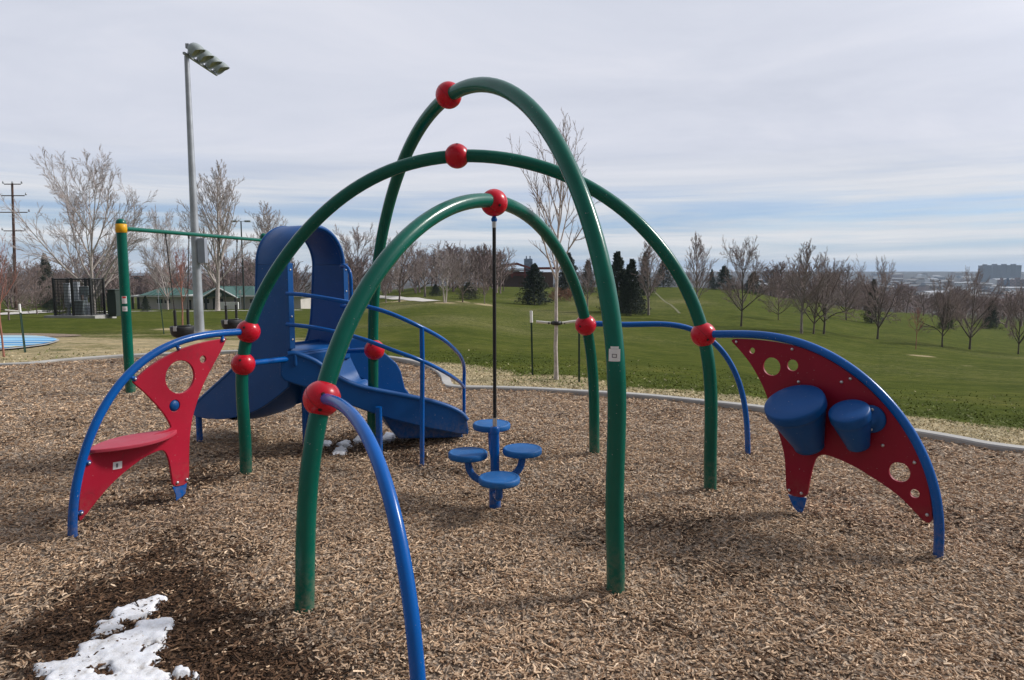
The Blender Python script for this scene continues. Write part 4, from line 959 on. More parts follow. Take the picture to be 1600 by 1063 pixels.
place_tree('wide', 723, 472, 374, 'bare tree with upswept crown nearest left of the hanging rope', halfw=30, rz=4.4)
place_tree('upright', 757, 475, 418, 'small bare sapling just left of the hanging rope', halfw=12, rz=.9)
place_tree('upright', 779, 452, 415, 'small bare sapling on the hill just right of the rope', halfw=9, rz=.9)
place_tree('upright', 918, 484, 400, 'thin bare tree between the two right legs of the arches', halfw=18, rz=.5)
place_tree('upright', 1013, 492, 372, 'bare tree with pale trunk beside the tall conifers', halfw=32, rz=2.5)
place_tree('upright', 1088, 500, 360, 'narrow bare tree directly behind the right red ball', halfw=28, rz=3.1)
place_tree('round', 1158, 510, 365, 'rounded dark bare tree standing alone right of the wide arch', halfw=47, rz=1.1)
place_tree('upright', 1252, 521, 372, 'pale trunked bare tree, leftmost of the close trio', halfw=34, rz=.3)
place_tree('wide', 1271, 522, 384, 'middle bare tree of the close trio', halfw=44, rz=2.8)
place_tree('dark', 1287, 522, 392, 'leaning dark trunked bare tree, rightmost of the close trio', halfw=50, rz=4.6)
place_tree('dark', 1371, 530, 396, 'vase shaped dark bare tree on the slope right of the trio', halfw=46, rz=5.5)
place_tree('sapling', 1431, 546, 480, 'small pale sapling on the slope above the bare earth spot', halfw=13, rz=.4, name='sapling')
place_tree('dark', 1472, 542, 424, 'forked dark bare tree, second from the right edge but one', halfw=38, rz=1.4)
place_tree('dark', 1515, 546, 412, 'large forked bare tree below the distant apartment slab', halfw=48, rz=3.0)
place_tree('dark', 1591, 553, 436, 'dark bare tree at the right edge of the slope', halfw=34, rz=.2)
place_tree('purple', 1322, 500, 402, 'hazy brown bare tree behind the gap right of the trio', halfw=40, rz=2)
place_tree('purple', 1216, 500, 418, 'hazy brown bare tree left of and behind the trio', halfw=30, rz=3)
# straps and tie of the staked tree
tw = ORG[yt.name]; zs_ = AT(868, 504, tw.y).z
ST = thing('tree_tie', (tw.x, tw.y, zs_), 'pale canvas straps tying the young tree to its two stakes', 'strap')
a = AT(838, 503, tw.y+.05); c = Vector((tw.x, tw.y, zs_-.01)); e = AT(900, 502, tw.y+.02)
mb = MB(); mb.tube([a, c+Vector((-.09,0,0))], .022, 8); mb.build('strap', STRAPM, ST)
mb = MB(); mb.tube([c+Vector((.09,0,0)), e], .022, 8); mb.build('strap', STRAPM, ST)
mb = MB(); mb.lathe([(.055,-.03),(.075,-.03),(.075,.03),(.055,.03)], c, n=16); mb.tube([c+Vector((-.14,0,0)), c+Vector((.14,0,0))], .018, 8); mb.build('collar', RUBBER, ST)
a = AT(8, 485, 15.2); c = AT(30, 487, 15.3); mb = MB(); mb.tube([a, c], .02, 8); tag(mb.build('strap', STRAPM), 'pale strap tying the left edge sapling to its leaning stake', 'strap')

# conifers
def conifer_mesh(seed, top=1.0, rad=.34, n=9000, low=.02, dense=1.0, mat=NEEDLE):
    r = np.random.default_rng(seed); lines = []; rnd = random.Random(seed)
    V = []; 
    nb = 150; tips = []
    for i in range(nb):
        z = low+(1-low)*(i/nb)**.9*.97; L = rad*(1-z)**.8*rnd.uniform(.60, 1.18)+.01; a = i*2.399+rnd.uniform(-.3, .3)
        p0 = Vector((0,0,z)); p1 = Vector((math.cos(a)*L*.55, math.sin(a)*L*.55, z-.01)); p2 = Vector((math.cos(a)*L, math.sin(a)*L, z+.015-.03*rnd.random()))
        lines.append(([p0, p1, p2], [.004, .0025, .001], 1)); tips.append((p0, p1, p2, L))
    v, f = tubes_np(lines, 3)
    m_ = int(n*dense); k = r.integers(0, nb, m_); t = r.uniform(.25, 1.0, m_)**.7
    P0 = np.array([tuple(x[0]) for x in tips]); P2 = np.array([tuple(x[2]) for x in tips]); LL = np.array([x[3] for x in tips])
    c = P0[k]*(1-t)[:, None]+P2[k]*t[:, None]
    c += r.normal(0, 1, (m_, 3))*np.stack([.10*LL[k]*(1.2-t*.6)+.004, .10*LL[k]*(1.2-t*.6)+.004, .012+.03*LL[k]], -1)
    d = r.normal(0, 1, (m_, 3)); d[:, 2] *= .6; d /= np.linalg.norm(d, axis=1)[:, None]; e = np.cross(d, r.normal(0, 1, (m_, 3))); e /= np.linalg.norm(e, axis=1)[:, None]
    s = r.uniform(.006, .020, m_)[:, None]
    q_ = np.stack([c-d*s-e*s*.35, c+d*s-e*s*.2, c+d*s*1.1+e*s*.3, c-d*s+e*s*.35], 1).reshape(-1, 3)
    F2 = np.arange(m_*4).reshape(-1, 4)
    tt, tf = tubes_np([([Vector((0,0,-.02)), Vector((0,0,.5)), Vector((0,0,.97))], [.018,.012,.002], 0)], 8)
    return npmesh('trunk', tt, tf, BARKD, smooth=True, link=False), npmesh('crown', np.concatenate([v, q_]), np.concatenate([f, F2+len(v)]), mat, link=False)
CON = {'full': conifer_mesh(1, rad=.42, n=16000), 'narrow': conifer_mesh(2, rad=.25, n=14000), 'thin': conifer_mesh(5, rad=.28, n=5200, mat=NEEDL2), 'low': conifer_mesh(9, rad=.6, n=14000, mat=NEEDLE), 'lowb': conifer_mesh(12, rad=.55, n=9000, mat=NEEDL2)}
CR = {'full': .42, 'narrow': .25, 'thin': .28, 'low': .6, 'lowb': .55}
def place_con(kind, px, pyb, pyt, halfw, label, name='conifer', cat='conifer', group='conifers in the park', D=None):
    b0 = GT(px, pyb)
    if D: X_ = (px-800)/FPX*D; b0 = Vector((X_, D, ztf(X_, D)))
    H = AT(px, pyt, b0.y).z-b0.z; w = halfw/FPX*b0.y/CR[kind]
    t = thing(name, b0, label, cat, group, random.uniform(0, 6)); t.scale = (w, w, H); meshobj('trunk', CON[kind][0], t); meshobj('crown', CON[kind][1], t)
place_con('full', 835, 476, 411, 31, 'full dark conifer left of the staked young tree')
place_con('full', 888, 462, 394, 27, 'tall dark conifer just behind the staked young tree')
place_con('thin', 918, 458, 406, 17, 'thin conifer seen between the arch legs')
place_con('full', 964, 487, 392, 32, 'tallest dark conifer right behind the tall arch leg')
place_con('full', 986, 489, 404, 29, 'slightly shorter dark conifer touching the tallest one')
place_con('low', 986, 493, 440, 27, 'low wide dark conifer at the foot of the two tall ones')
place_con('thin', 1007, 462, 393, 17, 'thin conifer to the right of the tall dark pair')
place_con('low', 1036, 443, 404, 20, 'rounded dark conifer on the hill left of the wide arch leg', D=190)
place_con('low', 681, 463, 444, 13, 'small dark evergreen behind the twin stemmed tree')
place_con('lowb', 733, 468, 440, 26, 'low brownish evergreen left of the hanging rope')
place_con('low', 1111, 448, 420, 8, 'small dark column evergreen at the left end of the hilltop row', D=185)
place_con('low', 1130, 449, 415, 22, 'wide dark evergreen on the hilltop behind the lone round tree', D=180)
place_con('low', 1176, 451, 424, 20, 'dark evergreen on the hilltop right of the lone round tree', D=165)
place_con('thin', 1362, 505, 436, 18, 'dark evergreen beside the vase shaped tree', group=None)
place_con('low', 1478, 515, 468, 15, 'dark evergreen under the forked tree on the slope')
place_con('low', 1547, 515, 468, 16, 'dark evergreen right of the large forked tree')
place_con('lowb', 75, 480, 395, 24, 'dark green pine top left of the fenced cabinets')
place_con('low', 78, 489, 458, 16, 'dark low evergreen bush beside the cabinet fence')
place_con('low', 228, 487, 462, 9, 'dark shrub at the left end of the park building')
# orange brown scrub by the conifers, a far wood and valley scrub read as masses
def mass(name, kinds, spots, mat, label, cat):
    V = []; F = []; n0 = 0; rnd = random.Random(name)
    for (px, D, h, wf) in spots:
        k = rnd.choice(kinds); v, f = TV[k][2], TV[k][3]
        X = (px-800)/FPX*D; z = ztf(X, D); a = rnd.uniform(0, 6.28); c_, s_ = math.cos(a), math.sin(a); sw = h*wf
        V.append(np.stack([(v[:, 0]*c_-v[:, 1]*s_)*sw+X, (v[:, 0]*s_+v[:, 1]*c_)*sw+D, v[:, 2]*h/HTS[k]+z-.2], -1)); F.append(f+n0); n0 += len(v)
    o = npmesh(name, np.concatenate(V), np.concatenate(F), mat, smooth=True); o['kind'] = 'stuff'; tag(o, label, cat); return o
T3, L3 = grow_tree(seed=5, trunk=.08, nsc=12, spread=.75, counts=(7, 5), twig=.003, upw=.25); v, f = tubes_np([(p, r) for p, r, *_ in T3], 4); v2, f2 = tubes_np(L3, 3)
TV['scrub'] = (None, None, np.concatenate([v, v2]), np.concatenate([f, f2+len(v)])); HTS['scrub'] = float(TV['scrub'][2][:, 2].max())
T3, L3 = grow_tree(seed=6, trunk=.18, nsc=13, spread=.55, counts=(7, 5), twig=.0028, upw=.35); v, f = tubes_np([(p, r) for p, r, *_ in T3], 4); v2, f2 = tubes_np(L3, 3)
TV['wood'] = (None, None, np.concatenate([v, v2]), np.concatenate([f, f2+len(v)])); HTS['wood'] = float(TV['wood'][2][:, 2].max())
rn = random.Random(4)
FARW = simple('far_wood_twigs', (.24,.18,.17), .95, .3, .05)
mass('far_wood', ['wood', 'scrub'], [(rn.uniform(-120, 470), rn.uniform(140, 200), rn.uniform(7, 13), .9) for _ in range(95)], FARW, 'brown far-off bare woodland behind the park building', 'woodland')
mass('far_wood', ['wood', 'scrub'], [(rn.uniform(520, 790), rn.uniform(150, 205), rn.uniform(7, 12), .9) for _ in range(60)], FARW, 'brown far-off bare woodland behind the pale path', 'woodland')
mass('valley_wood', ['wood', 'scrub'], [(x_, (165 if x_ < 1330 else 150)+rn.uniform(10, 300), (rn.uniform(7, 12) if x_ < 1330 else rn.uniform(5.5, 10)), 1.2) for x_ in [rn.uniform(1190, 1700) for _ in range(280)]], FARW, 'brown valley woodland below the distant city', 'woodland')
mass('scrub', ['scrub'], [(x_, D_, rn.uniform(1.6, 3), 1.3) for x_, D_ in [(rn.uniform(862, 905), rn.uniform(128, 140)) for _ in range(9)]], SCRUB, 'orange brown scrub at the foot of the conifers', 'scrub')

# ---------------------------------------------------------------- electrical enclosure, cabinet, poles
b0 = GT(128, 497); Y = b0.y; S = Y/FPX; z0 = b0.z
def EX(px): return (px-800)/FPX*Y/1.0
xl, xr = EX(90), EX(147)
mb = MB(); mb.box(((EX(78)+EX(157))/2, Y+.55, z0-.12), (EX(157)-EX(78), 2.5, .62)); o = mb.build('concrete_pad', CONC); o['kind'] = 'structure'
zp = z0+.19
FN = thing('mesh_fence', ((xl+xr)/2, Y, zp), 'black mesh fence around the grey electrical cabinets', 'fence')
hF = 2.45; depth = 1.5
cor = [(xl, Y-.3), (xr, Y-.3), (xr, Y-.3+depth), (xl, Y-.3+depth)]
mb = MB()
def wires(p, q_, mb):
    L = math.hypot(q_[0]-p[0], q_[1]-p[1]); n = int(L/.095)
    for k in range(n+1):
        t = k/n; x, y = p[0]+(q_[0]-p[0])*t, p[1]+(q_[1]-p[1])*t; mb.box((x, y, zp+hF/2), (.021,.021,hF))
    for k in range(12):
        z = zp+.06+k*hF/12; mb.tube([(p[0], p[1], z), (q_[0], q_[1], z)], .010, 4, False)
for i in range(4): wires(cor[i], cor[(i+1) % 4], mb)
mb.build('mesh_panel', FENCEM, FN)
for i in range(4):
    for t in (0, .5):
        if t == .5 and i % 2: continue
        p, q_ = cor[i], cor[(i+1) % 4]; x, y = p[0]+(q_[0]-p[0])*t, p[1]+(q_[1]-p[1])*t
        mb = MB(); mb.box((x, y, zp+hF/2+.03), (.12,.12,hF+.12)); mb.build('post', FENCEM, FN)
mb = MB()
for i in range(4):
    p, q_ = cor[i], cor[(i+1) % 4]; mb.tube([(p[0], p[1], zp+hF), (q_[0], q_[1], zp+hF)], .045, 6)
mb.build('top_rail', FENCEM, FN)
GRYL = simple('pale_grey_cabinet', (.42,.45,.49), .5, .08, 2)
def cab(px0, px1, py0, py1, dy, mat, label, leg=None, dep=.5):
    x0_, x1_ = EX(px0)*(1+dy/Y), EX(px1)*(1+dy/Y)-dep*.35; zt_ = AT(800, py0, Y+dy).z; zb = AT(800, py1, Y+dy).z
    t = thing('electrical_cabinet', ((x0_+x1_)/2, Y+dy, zb), label, 'cabinet', 'electrical cabinets inside the fence')
    w = x1_-x0_; cx = (x0_+x1_)/2
    mb = MB(); mb.box((cx, Y+dy, (zt_+zb)/2), (w, dep, zt_-zb)); mb.box((cx, Y+dy, zt_+.03), (w+.06, dep+.06, .05)); mb.build('housing', mat, t, bevel=.015)
    mb = MB(); mb.box((cx, Y+dy-dep/2-.012, (zt_+zb)/2), (w*.88, .022, (zt_-zb)*.9)); mb.build('door', mat, t, bevel=.006)
    mb = MB(); mb.box((cx, Y+dy, (zb+zp)/2), (w*.35 if leg else w, .2 if leg else dep*.9, max(.02, zb-zp))); mb.build('base', GRYL if leg else CONC, t)
cab(103, 113, 444, 480, .35, GRYL, 'tall narrow pale grey cabinet on a post, leftmost inside the fence', True, .25)
cab(118, 127, 442, 476, .75, GRYL, 'second tall pale grey cabinet behind the low wide one', True, .25)
cab(116, 137, 471, 492, .30, CABG, 'low wide slate grey cabinet inside the fence', None, .45)
cab(133, 141, 474, 492, .7, GRYL, 'small pale cabinet right of the slate one inside the fence', None, .3)
cab(129, 142, 449, 461, .95, CABG, 'small dark box mounted at the back of the fence', True, .25)
t = thing('utility_cabinet', (EX(166), Y+1, z0), 'dark green metal cabinet right of the mesh fence', 'cabinet')
mb = MB(); hh = AT(800, 455, Y+1).z; mb.box((EX(166), Y+1, (hh+z0)/2+.05), (EX(184)-EX(172), .7, hh-z0)); mb.box((EX(166), Y+1, hh+.08), (EX(185)-EX(171), .8, .1)); hb = mb.build('housing', CABD, t, bevel=.03)
mb = MB(); mb.box((EX(166), Y+1-.365, (hh+z0)/2+.05), (.62, .03, (hh-z0)*.8)); mb.build('door', CABD, t, bevel=.01)
# wooden utility pole
b0 = GT(25, 487); D = b0.y; t = thing('utility_pole', b0, 'brown wooden utility pole with crossarms at the left edge', 'utility pole')
x1_ = (18-800)/FPX*D; tp = AT(19, 287, D); mb = MB(); mb.tube([b0-Vector((0,0,.5)), tp], [.17,.10], 10); mb.build('pole', WOODP, t)
for y, w in ((288,2.1),(306,3.0),(332,3.6),(361,2.6)):
    c = AT(19.5+(y-287)*.03, y, D); mb = MB(); mb.box(c, (w*.8, .09, .09)); mb.k = 1
    for s in (-.45,.0,.45): mb.lathe([(.06,0),(.09,.1),(.05,.25),(0,.27)], c+Vector((s*w,0,.05)), n=8)
    mb.build('crossarm', [WOODP, GALV], t)
# distant lattice pylon
D = 260; b0 = Vector(((122-800)/FPX*D, D, ztf((122-800)/FPX*D, D))); t = thing('lattice_pylon', b0, 'distant grey lattice pylon behind the largest cottonwood', 'pylon')
zt_ = AT(122, 329, D).z; mb = MB(); H = zt_-b0.z
for sx in (-1, 1):
    for sy in (-1, 1): mb.tube([b0+Vector((sx*2.0, sy*2.0, 0)), b0+Vector((sx*.5, sy*.5, H*.75)), b0+Vector((sx*.4, sy*.4, H))], .10, 4)
for k in range(14):
    z_ = H*k/14; w = 2.0+(.5-2.0)*min(1, k/14/.75); 
    for s in (-1, 1): mb.tube([b0+Vector((-s*w, -w, z_)), b0+Vector((s*w*.9, -w*.9, z_+H/14))], .05, 4)
mb.build('tower', GALV, t)
mb = MB()
for f_ in (.72,.85,.98): mb.tube([b0+Vector((-3.4,0,H*f_)), b0+Vector((3.4,0,H*f_))], .12, 4)
mb.build('crossarm', GALV, t)

# ---------------------------------------------------------------- park building
D = GT(300, 483.5).y; zb = ztf((300-800)/FPX*D, D)
def BX(px): return (px-800)/FPX*D
def BZ(py, dd=0): return AT(800, py, D+dd).z
BL = thing('park_building', (BX(330), D, zb), 'long low pale park building with green metal roofs beyond the lawn', 'building')
we = BZ(464); xa, xb = BX(214), BX(470)
mb = MB(); mb.box(((xa+xb)/2, D+4, (zb-1+we)/2), (xb-xa, 8, we-zb+1)); mb.build('wall', BWALL, BL)
mb = MB(); mb.box(((xa+xb)/2, D+3.8, we+.15), (xb-xa+1.2, 9.4, .3)); mb.build('fascia', BTRIM, BL)
def hip(x0, x1, y0, y1, z0_, z1_, inset, name='roof', gable=False):
    mb = MB(); ym = (y0+y1)/2
    vs = [(x0,y0,z0_),(x1,y0,z0_),(x1,y1,z0_),(x0,y1,z0_),(x0+inset,ym,z1_),(x1-inset,ym,z1_)]
    mb.add(vs, [(0,1,5,4),(1,2,5),(2,3,4,5),(3,0,4),(0,3,2,1)], False)
    n = int((x1-x0)/.8)
    for k in range(n+1):
        x = x0+(x1-x0)*k/n; xt = min(max(x, x0+inset), x1-inset) if abs(x-(x0+x1)/2) < (x1-x0)/2-inset else None
        if xt is not None: mb.tube([(x, y0, z0_+.05), (xt, ym, z1_+.04)], .06, 4, False)
    mb.build(name, BROOF, BL)
hip(BX(221), BX(286), D-1, D+9, we+.3, BZ(451), 1.6)
hip(BX(312), BX(400), D-.6, D+9, we+.3, BZ(448), 2)
# cross gable facing the lawn
mb = MB(); gx0, gx1, gm = BX(331), BX(376), BX(352); zg = BZ(450); ze = we+.1
mb.add([(gx0,D-2.4,ze),(gx1,D-2.4,ze),(gm,D-2.4,zg)], [(0,1,2)], False); mb.build('gable', simple('dark_green_siding', (.05,.085,.07), .8), BL)
mb = MB(); mb.add([(gx0-.6,D-2.9,ze-.2),(gm,D-2.9,zg+.15),(gm,D+6,zg+.15),(gx0-.6,D+6,ze-.2),(gx1+.6,D-2.9,ze-.2),(gx1+.6,D+6,ze-.2)], [(0,1,2,3),(1,4,5,2)], False)
mb.build('roof', BROOF, BL)
mb = MB(); mb.tube([(gx0-.6,D-2.95,ze-.2),(gm,D-2.95,zg+.15),(gx1+.6,D-2.95,ze-.2)], .14, 4); mb.build('bargeboard', BTRIM, BL)
mb = MB(); mb.lathe([(.45,0),(.45,.06),(.3,.08),(0,.08)], (gm, D-2.42, zg-1.2), (0,-1,0), 16); mb.build('round_vent', BTRIM, BL)
for px0, px1, top in ((226,231,468),(333,336,466),(345,349,467),(296,299,469)):
    mb = MB(); mb.box(((BX(px0)+BX(px1))/2, D-.03, (BZ(top)+zb)/2), (BX(px1)-BX(px0), .12, BZ(top)-zb)); d_o = mb.build('door', BDARK, BL)
for px in (250, 262, 310, 323, 395):
    mb = MB(); mb.box((BX(px), D-.03, BZ(471)), (1.0,.1,.8)); mb.k = 1; mb.box((BX(px), D-.06, BZ(471)-.45), (1.2,.14,.1)); mb.build('window', [BDARK, BTRIM], BL)
for px in (212, 221, 331, 376):
    mb = MB(); mb.box((BX(px), D-2.4 if px > 300 else D-1.0, (zb+we)/2), (.3,.3,we-zb)); mb.build('column', BDARK, BL)
mb = MB(); mb.box((BX(376), D-6, zb+.9), (4.0,.3,1.5)); mb.box((BX(376), D-6.2, zb+.7), (1.0,.1,1.0)); tag(mb.build('white_barrier', BTRIM), 'low white barrier in front of the park building', 'barrier')
for px, py, lab in ((247,455,'small white sign on a thin post left of the reddish sapling'),(292,455,'small white sign on a thin post near the floodlight mast'),(375,456,'small white sign on a thin post under the double headed lamp')):
    c = AT(px, py, D-9); zg_ = ztf(c.x, D-9); t = thing('post_sign', (c.x, D-9, zg_), lab, 'sign', 'small white signs on posts')
    mb = MB(); mb.tube([(c.x, D-9, zg_), (c.x, D-9, c.z)], .05, 8); mb.build('post', GALV, t)
    mb = MB(); mb.box((c.x, D-9.08, c.z), (.42,.04,.62)); mb.build('plate', WHITEP, t)
# distant brown block
D = 330; x = (227-800)/FPX*D; mb = MB(); zt_ = AT(227, 431, D).z; zb_ = ztf(x, D)
t = thing('brick_block', (x, D, zb_), 'plain brown block rising above the far wood left of the sapling', 'building')
mb.box((x, D, (zt_+zb_)/2), (8.2, 8, zt_-zb_)); mb.build('wall', BRNW, t)
mb = MB(); mb.box((x, D-4.03, zt_-1), (6.5,.1,.5)); mb.build('window', BDARK, t)
# red grandstand on the far hill
D = 230; gz = lambda py: AT(800, py, D).z
X_ = lambda px: (px-800)/FPX*D
t = thing('grandstand', (X_(812), D, gz(446)), 'red steel grandstand with brown wall on the far hill', 'grandstand')
mb = MB(); mb.box((X_(812), D+6, (gz(449)+gz(427))/2), (X_(875)-X_(768), 1, gz(425)-gz(450))); mb.build('wall', BRNW, t)
mb = MB(); rv = [(X_(783), D, gz(414)), (X_(808), D, gz(410.5)), (X_(838), D, gz(421)), (X_(838), D, gz(423)), (X_(808), D, gz(414)), (X_(784), D, gz(417))]
mb.add(rv+[(x_, y_+9, z_) for x_, y_, z_ in rv], [(5,4,3,2,1,0), (6,7,8,9,10,11)]+[(i, (i+1)%6, (i+1)%6+6, i+6) for i in range(6)], False); mb.build('roof', REDST, t)
for px in (786, 800, 820, 835):
    mb = MB(); mb.box((X_(px), D+1, (gz(418)+gz(432))/2), (.5,.5,gz(416)-gz(434))); mb.build('column', REDST, t)
mb = MB()
for k in range(5): mb.box((X_(806+k*3), D+2+k, gz(430)+k*.5), (X_(830)-X_(785), .8, .35))
mb.build('seating_tier', REDST, t)
mb = MB(); mb.box((X_(855), D+1, gz(419.5)), (X_(880)-X_(832), 3, .8)); mb.build('canopy', REDST, t)
mb = MB(); mb.box((X_(800), D+4, gz(424)), (5.0,.4,.9)); mb.build('banner', BTRIM, t)

# ---------------------------------------------------------------- far city
def citymat(name, c, c2):
    m, nt, b = nodes(name); g = nt.nodes.new('ShaderNodeNewGeometry').outputs['Position']
    mp = nt.nodes.new('ShaderNodeMapping'); mp.inputs['Scale'].default_value = (.16,.16,.30); nt.links.new(g, mp.inputs[0])
    br = nt.nodes.new('ShaderNodeTexChecker'); br.inputs['Scale'].default_value = 1; nt.links.new(mp.outputs[0], br.inputs['Vector'])
    br.inputs['Color1'].default_value = (*c, 1); br.inputs['Color2'].default_value = (*c2, 1); nt.links.new(br.outputs['Color'], b.inputs['Base Color']); b.inputs['Roughness'].default_value = .8
    return m
SLAB = citymat('tower_slab_wall', (.16,.18,.22), (.10,.12,.16)); TBRN = citymat('tower_brown_wall', (.22,.15,.13), (.12,.09,.09)); TWHT = citymat('tower_pale_wall', (.55,.54,.52), (.32,.32,.33)); TBLU = citymat('tower_blue_wall', (.12,.17,.24), (.08,.12,.18))
def tower(pxa, pxb, pyt, D, mat, label, penth=1, name='apartment_tower', dep=None):
    xa_, xb_ = (pxa-800)/FPX*D, (pxb-800)/FPX*D; zt_ = AT(800, pyt, D).z; zb_ = ztf((xa_+xb_)/2, D)-2
    t = thing(name, ((xa_+xb_)/2, D, zb_), label, 'tower block'); w = xb_-xa_; dep = dep or min(w, 30)
    mb = MB(); mb.box(((xa_+xb_)/2, D+dep/2, (zt_+zb_)/2), (w, dep, zt_-zb_)); mb.build('wall', mat, t)
    for k in range(penth):
        mb = MB(); mb.box((xa_+w*(k+.5)/penth, D+dep/2, zt_+2), (w/penth*.28, dep*.5, 4)); mb.build('roof_plant', mat, t)
    nb_ = max(2, int(w/14))
    mb = MB()
    for k in range(nb_+1): mb.box((xa_+w*k/nb_, D-.6, (zt_+zb_)/2), (1.6, 1.2, zt_-zb_-1))
    mb.build('pilaster', mat, t)
tower(1532.5, 1544.8, 415, 2300, SLAB, 'left narrow slab of the grey apartment pair on the skyline', 1)
tower(1546.8, 1591, 414.5, 2320, SLAB, 'long grey apartment slab with stepped roof on the skyline', 3)
tower(1561, 1569, 437, 1500, TBRN, 'brown tower block left of the pale one, far right'); tower(1571, 1577, 437, 1480, TBLU, 'dark blue narrow tower block between brown and pale ones'); tower(1577.5, 1583, 437, 1500, TWHT, 'pale tower block in the far right city'); tower(1585, 1598.5, 437, 1450, TBRN, 'wide brown tower block at the right edge'); tower(1600, 1612, 436, 1450, TWHT, 'pale tower just past the brown ones at the right edge')
tower(1194, 1204, 424, 1800, TBLU, 'small hazy tower behind the lone round tree'); tower(777, 783, 405, 900, TBLU, 'slim hazy tower left of the grandstand roof'); tower(819.5, 831, 404.5, 1000, TBLU, 'hazy glass tower right of the grandstand roof', 2)
def housemesh(seed):
    rnd = random.Random(seed); mb = MB(); L, Dp, H = rnd.uniform(14, 34), rnd.uniform(10, 18), rnd.uniform(4, 9)
    mb.box((0,0,H/2-3), (L, Dp, H+6)); mb.k = 1; r_ = rnd.uniform(1.2, 3)
    mb.add([(-L/2-.4,-Dp/2-.4,H),(L/2+.4,-Dp/2-.4,H),(L/2+.4,Dp/2+.4,H),(-L/2-.4,Dp/2+.4,H),(-L/2,0,H+r_),(L/2,0,H+r_)], [(0,1,5,4),(1,2,5),(2,3,4,5),(3,0,4)], False); mb.k = 2
    n = int(L/4)
    for k in range(n): mb.box((-L/2+L*(k+.5)/n, -Dp/2-.05, H*.55), (1.6,.2,1.6))
    return mb
hm = []
cols = [(.55,.54,.52),(.30,.24,.21),(.42,.40,.38),(.65,.65,.66),(.2,.22,.27),(.33,.22,.19)]
rc = [(.34,.35,.37),(.10,.10,.10),(.15,.125,.11),(.26,.27,.29),(.09,.10,.12),(.13,.125,.125)]
hmats = [(simple('house_wall_tone', c_, .8, .1, .05), simple('house_roof_tone', r_, .7, .1, .05)) for c_, r_ in zip(cols, rc)]
for i in range(6):
    o = housemesh(i).build('far_house', [hmats[i][0], hmats[i][1], BDARK]); hm.append(o)
rn = random.Random(12); cnt = 0
grp = 'far houses of the hazy city'
for k in range(230):
    D = 600*(5.6)**rn.random(); px = rn.uniform(1180, 1680); X = (px-800)/FPX*D; o = hm[k % 6] if k < 6 else hm[k % 6].copy()
    if k >= 6: COL.objects.link(o)
    o.location = (X, D, ztf(X, D)); o.rotation_euler.z = rn.choice([0, .2, -.2, 1.57, .5]); s = rn.uniform(.8, 1.9)*(D/1500)**.3; o.scale = (s, s, s*.9)
    tag(o, 'small hazy low house or warehouse of the far city below the skyline', 'house', grp)
mass('city_trees', ['wood'], [(rn.uniform(1150, 1700), D_, rn.uniform(9, 14), 1.3) for D_ in [420*(7)**rn.random() for _ in range(420)]], FARW, 'hazy brown trees among the far city houses', 'woodland')
# hill horizon is the terrain sheet itself

# ---------------------------------------------------------------- snow
SNM, nt, b = nodes('old_snow'); b.inputs['Roughness'].default_value = .55; b.inputs['Subsurface Weight'].default_value = .15; b.inputs['Subsurface Radius'].default_value = (.01,.012,.015)
f = noise(nt, 14, 8, .65); nt.links.new(ramp(nt, f, [(.30, (.42,.38,.34)), (.44, (.68,.68,.69)), (.62, (.80,.81,.84))]), b.inputs['Base Color']); bump(nt, b, noise(nt, 60, 6, .7), .4, .01)
def snow(px, label, holes=(), hmax=.009, res=.009, seed=1):
    P = [G(x, y) for x, y in px]; poly = [(p.x, p.y) for p in P]; HO = [[tuple(G(x, y)[:2]) for x, y in h_] for h_ in holes]
    xs = [p[0] for p in poly]; ys = [p[1] for p in poly]
    X, Y = np.meshgrid(np.arange(min(xs)-.05, max(xs)+.05, res), np.arange(min(ys)-.05, max(ys)+.05, res), indexing='ij')
    def sd(pl): i = inside(pl, X, Y); d = pdist(pl, X, Y); return np.where(i, d, -d)
    s = sd(poly)
    for h_ in HO: s = np.minimum(s, -sd(h_))
    s = s+(fbm(X/.09, Y/.07, seed)-.5)*.07+(fbm(X/.03, Y/.03, seed+3)-.5)*.03+(fbm(X/.015, Y/.015, seed+5)-.5)*.022
    k = s > 0; Z = chip_h(X, Y)+np.minimum(hmax, (np.maximum(s, 0)*.75)**.8)*(.65+.7*fbm(X/.10, Y/.10, seed+9))+.003
    Z += np.where(k, (fbm(X/.03, Y/.03, seed+12)-.5)*.014, 0)+.002
    kk = s > -.02; Z = np.where(k, Z, chip_h(X, Y)-.004)
    idm = -np.ones(X.shape, int); idm[kk] = np.arange(kk.sum())
    q = np.stack([idm[:-1,:-1], idm[1:,:-1], idm[1:,1:], idm[:-1,1:]], -1).reshape(-1, 4); q = q[(q >= 0).all(1)]
    o = npmesh('snow_patch', np.stack([X[kk], Y[kk], Z[kk]], -1), q, SNM, smooth=True); tag(o, label, 'snow', 'melting snow patches')
def c7(L): return [(x/3.077, 840+y/3.077) for x, y in L]
snow(c7([(825,290),(780,280),(700,300),(640,320),(570,335),(540,360),(545,390),(490,405),(445,440),(455,458),(540,440),(590,425),(600,395),(690,382),(740,355),(745,320),(800,305)]), 'narrow snow patch just beyond the largest one, lower left')
snow(c7([(825,375),(780,380),(700,395),(650,400),(640,430),(560,465),(470,490),(370,500),(365,520),(385,530),(370,565),(260,585),(160,598),(200,620),(235,635),(205,680),(190,760),(220,860),(700,860),(800,730),(815,650),(720,610),(760,570),(750,530),(800,470),(805,440),(830,400)]), 'largest melting snow patch with a hole in it, lower left corner', [c7([(420,620),(470,590),(530,590),(550,620),(540,650),(480,665),(430,650)]), c7([(690,515),(740,508),(735,522),(700,525)])], .012, seed=3)
snow(c7([(822,632),(860,614),(912,620),(908,642),(850,645)]), 'small snow scrap right of the largest patch', res=.008, hmax=.02, seed=5)
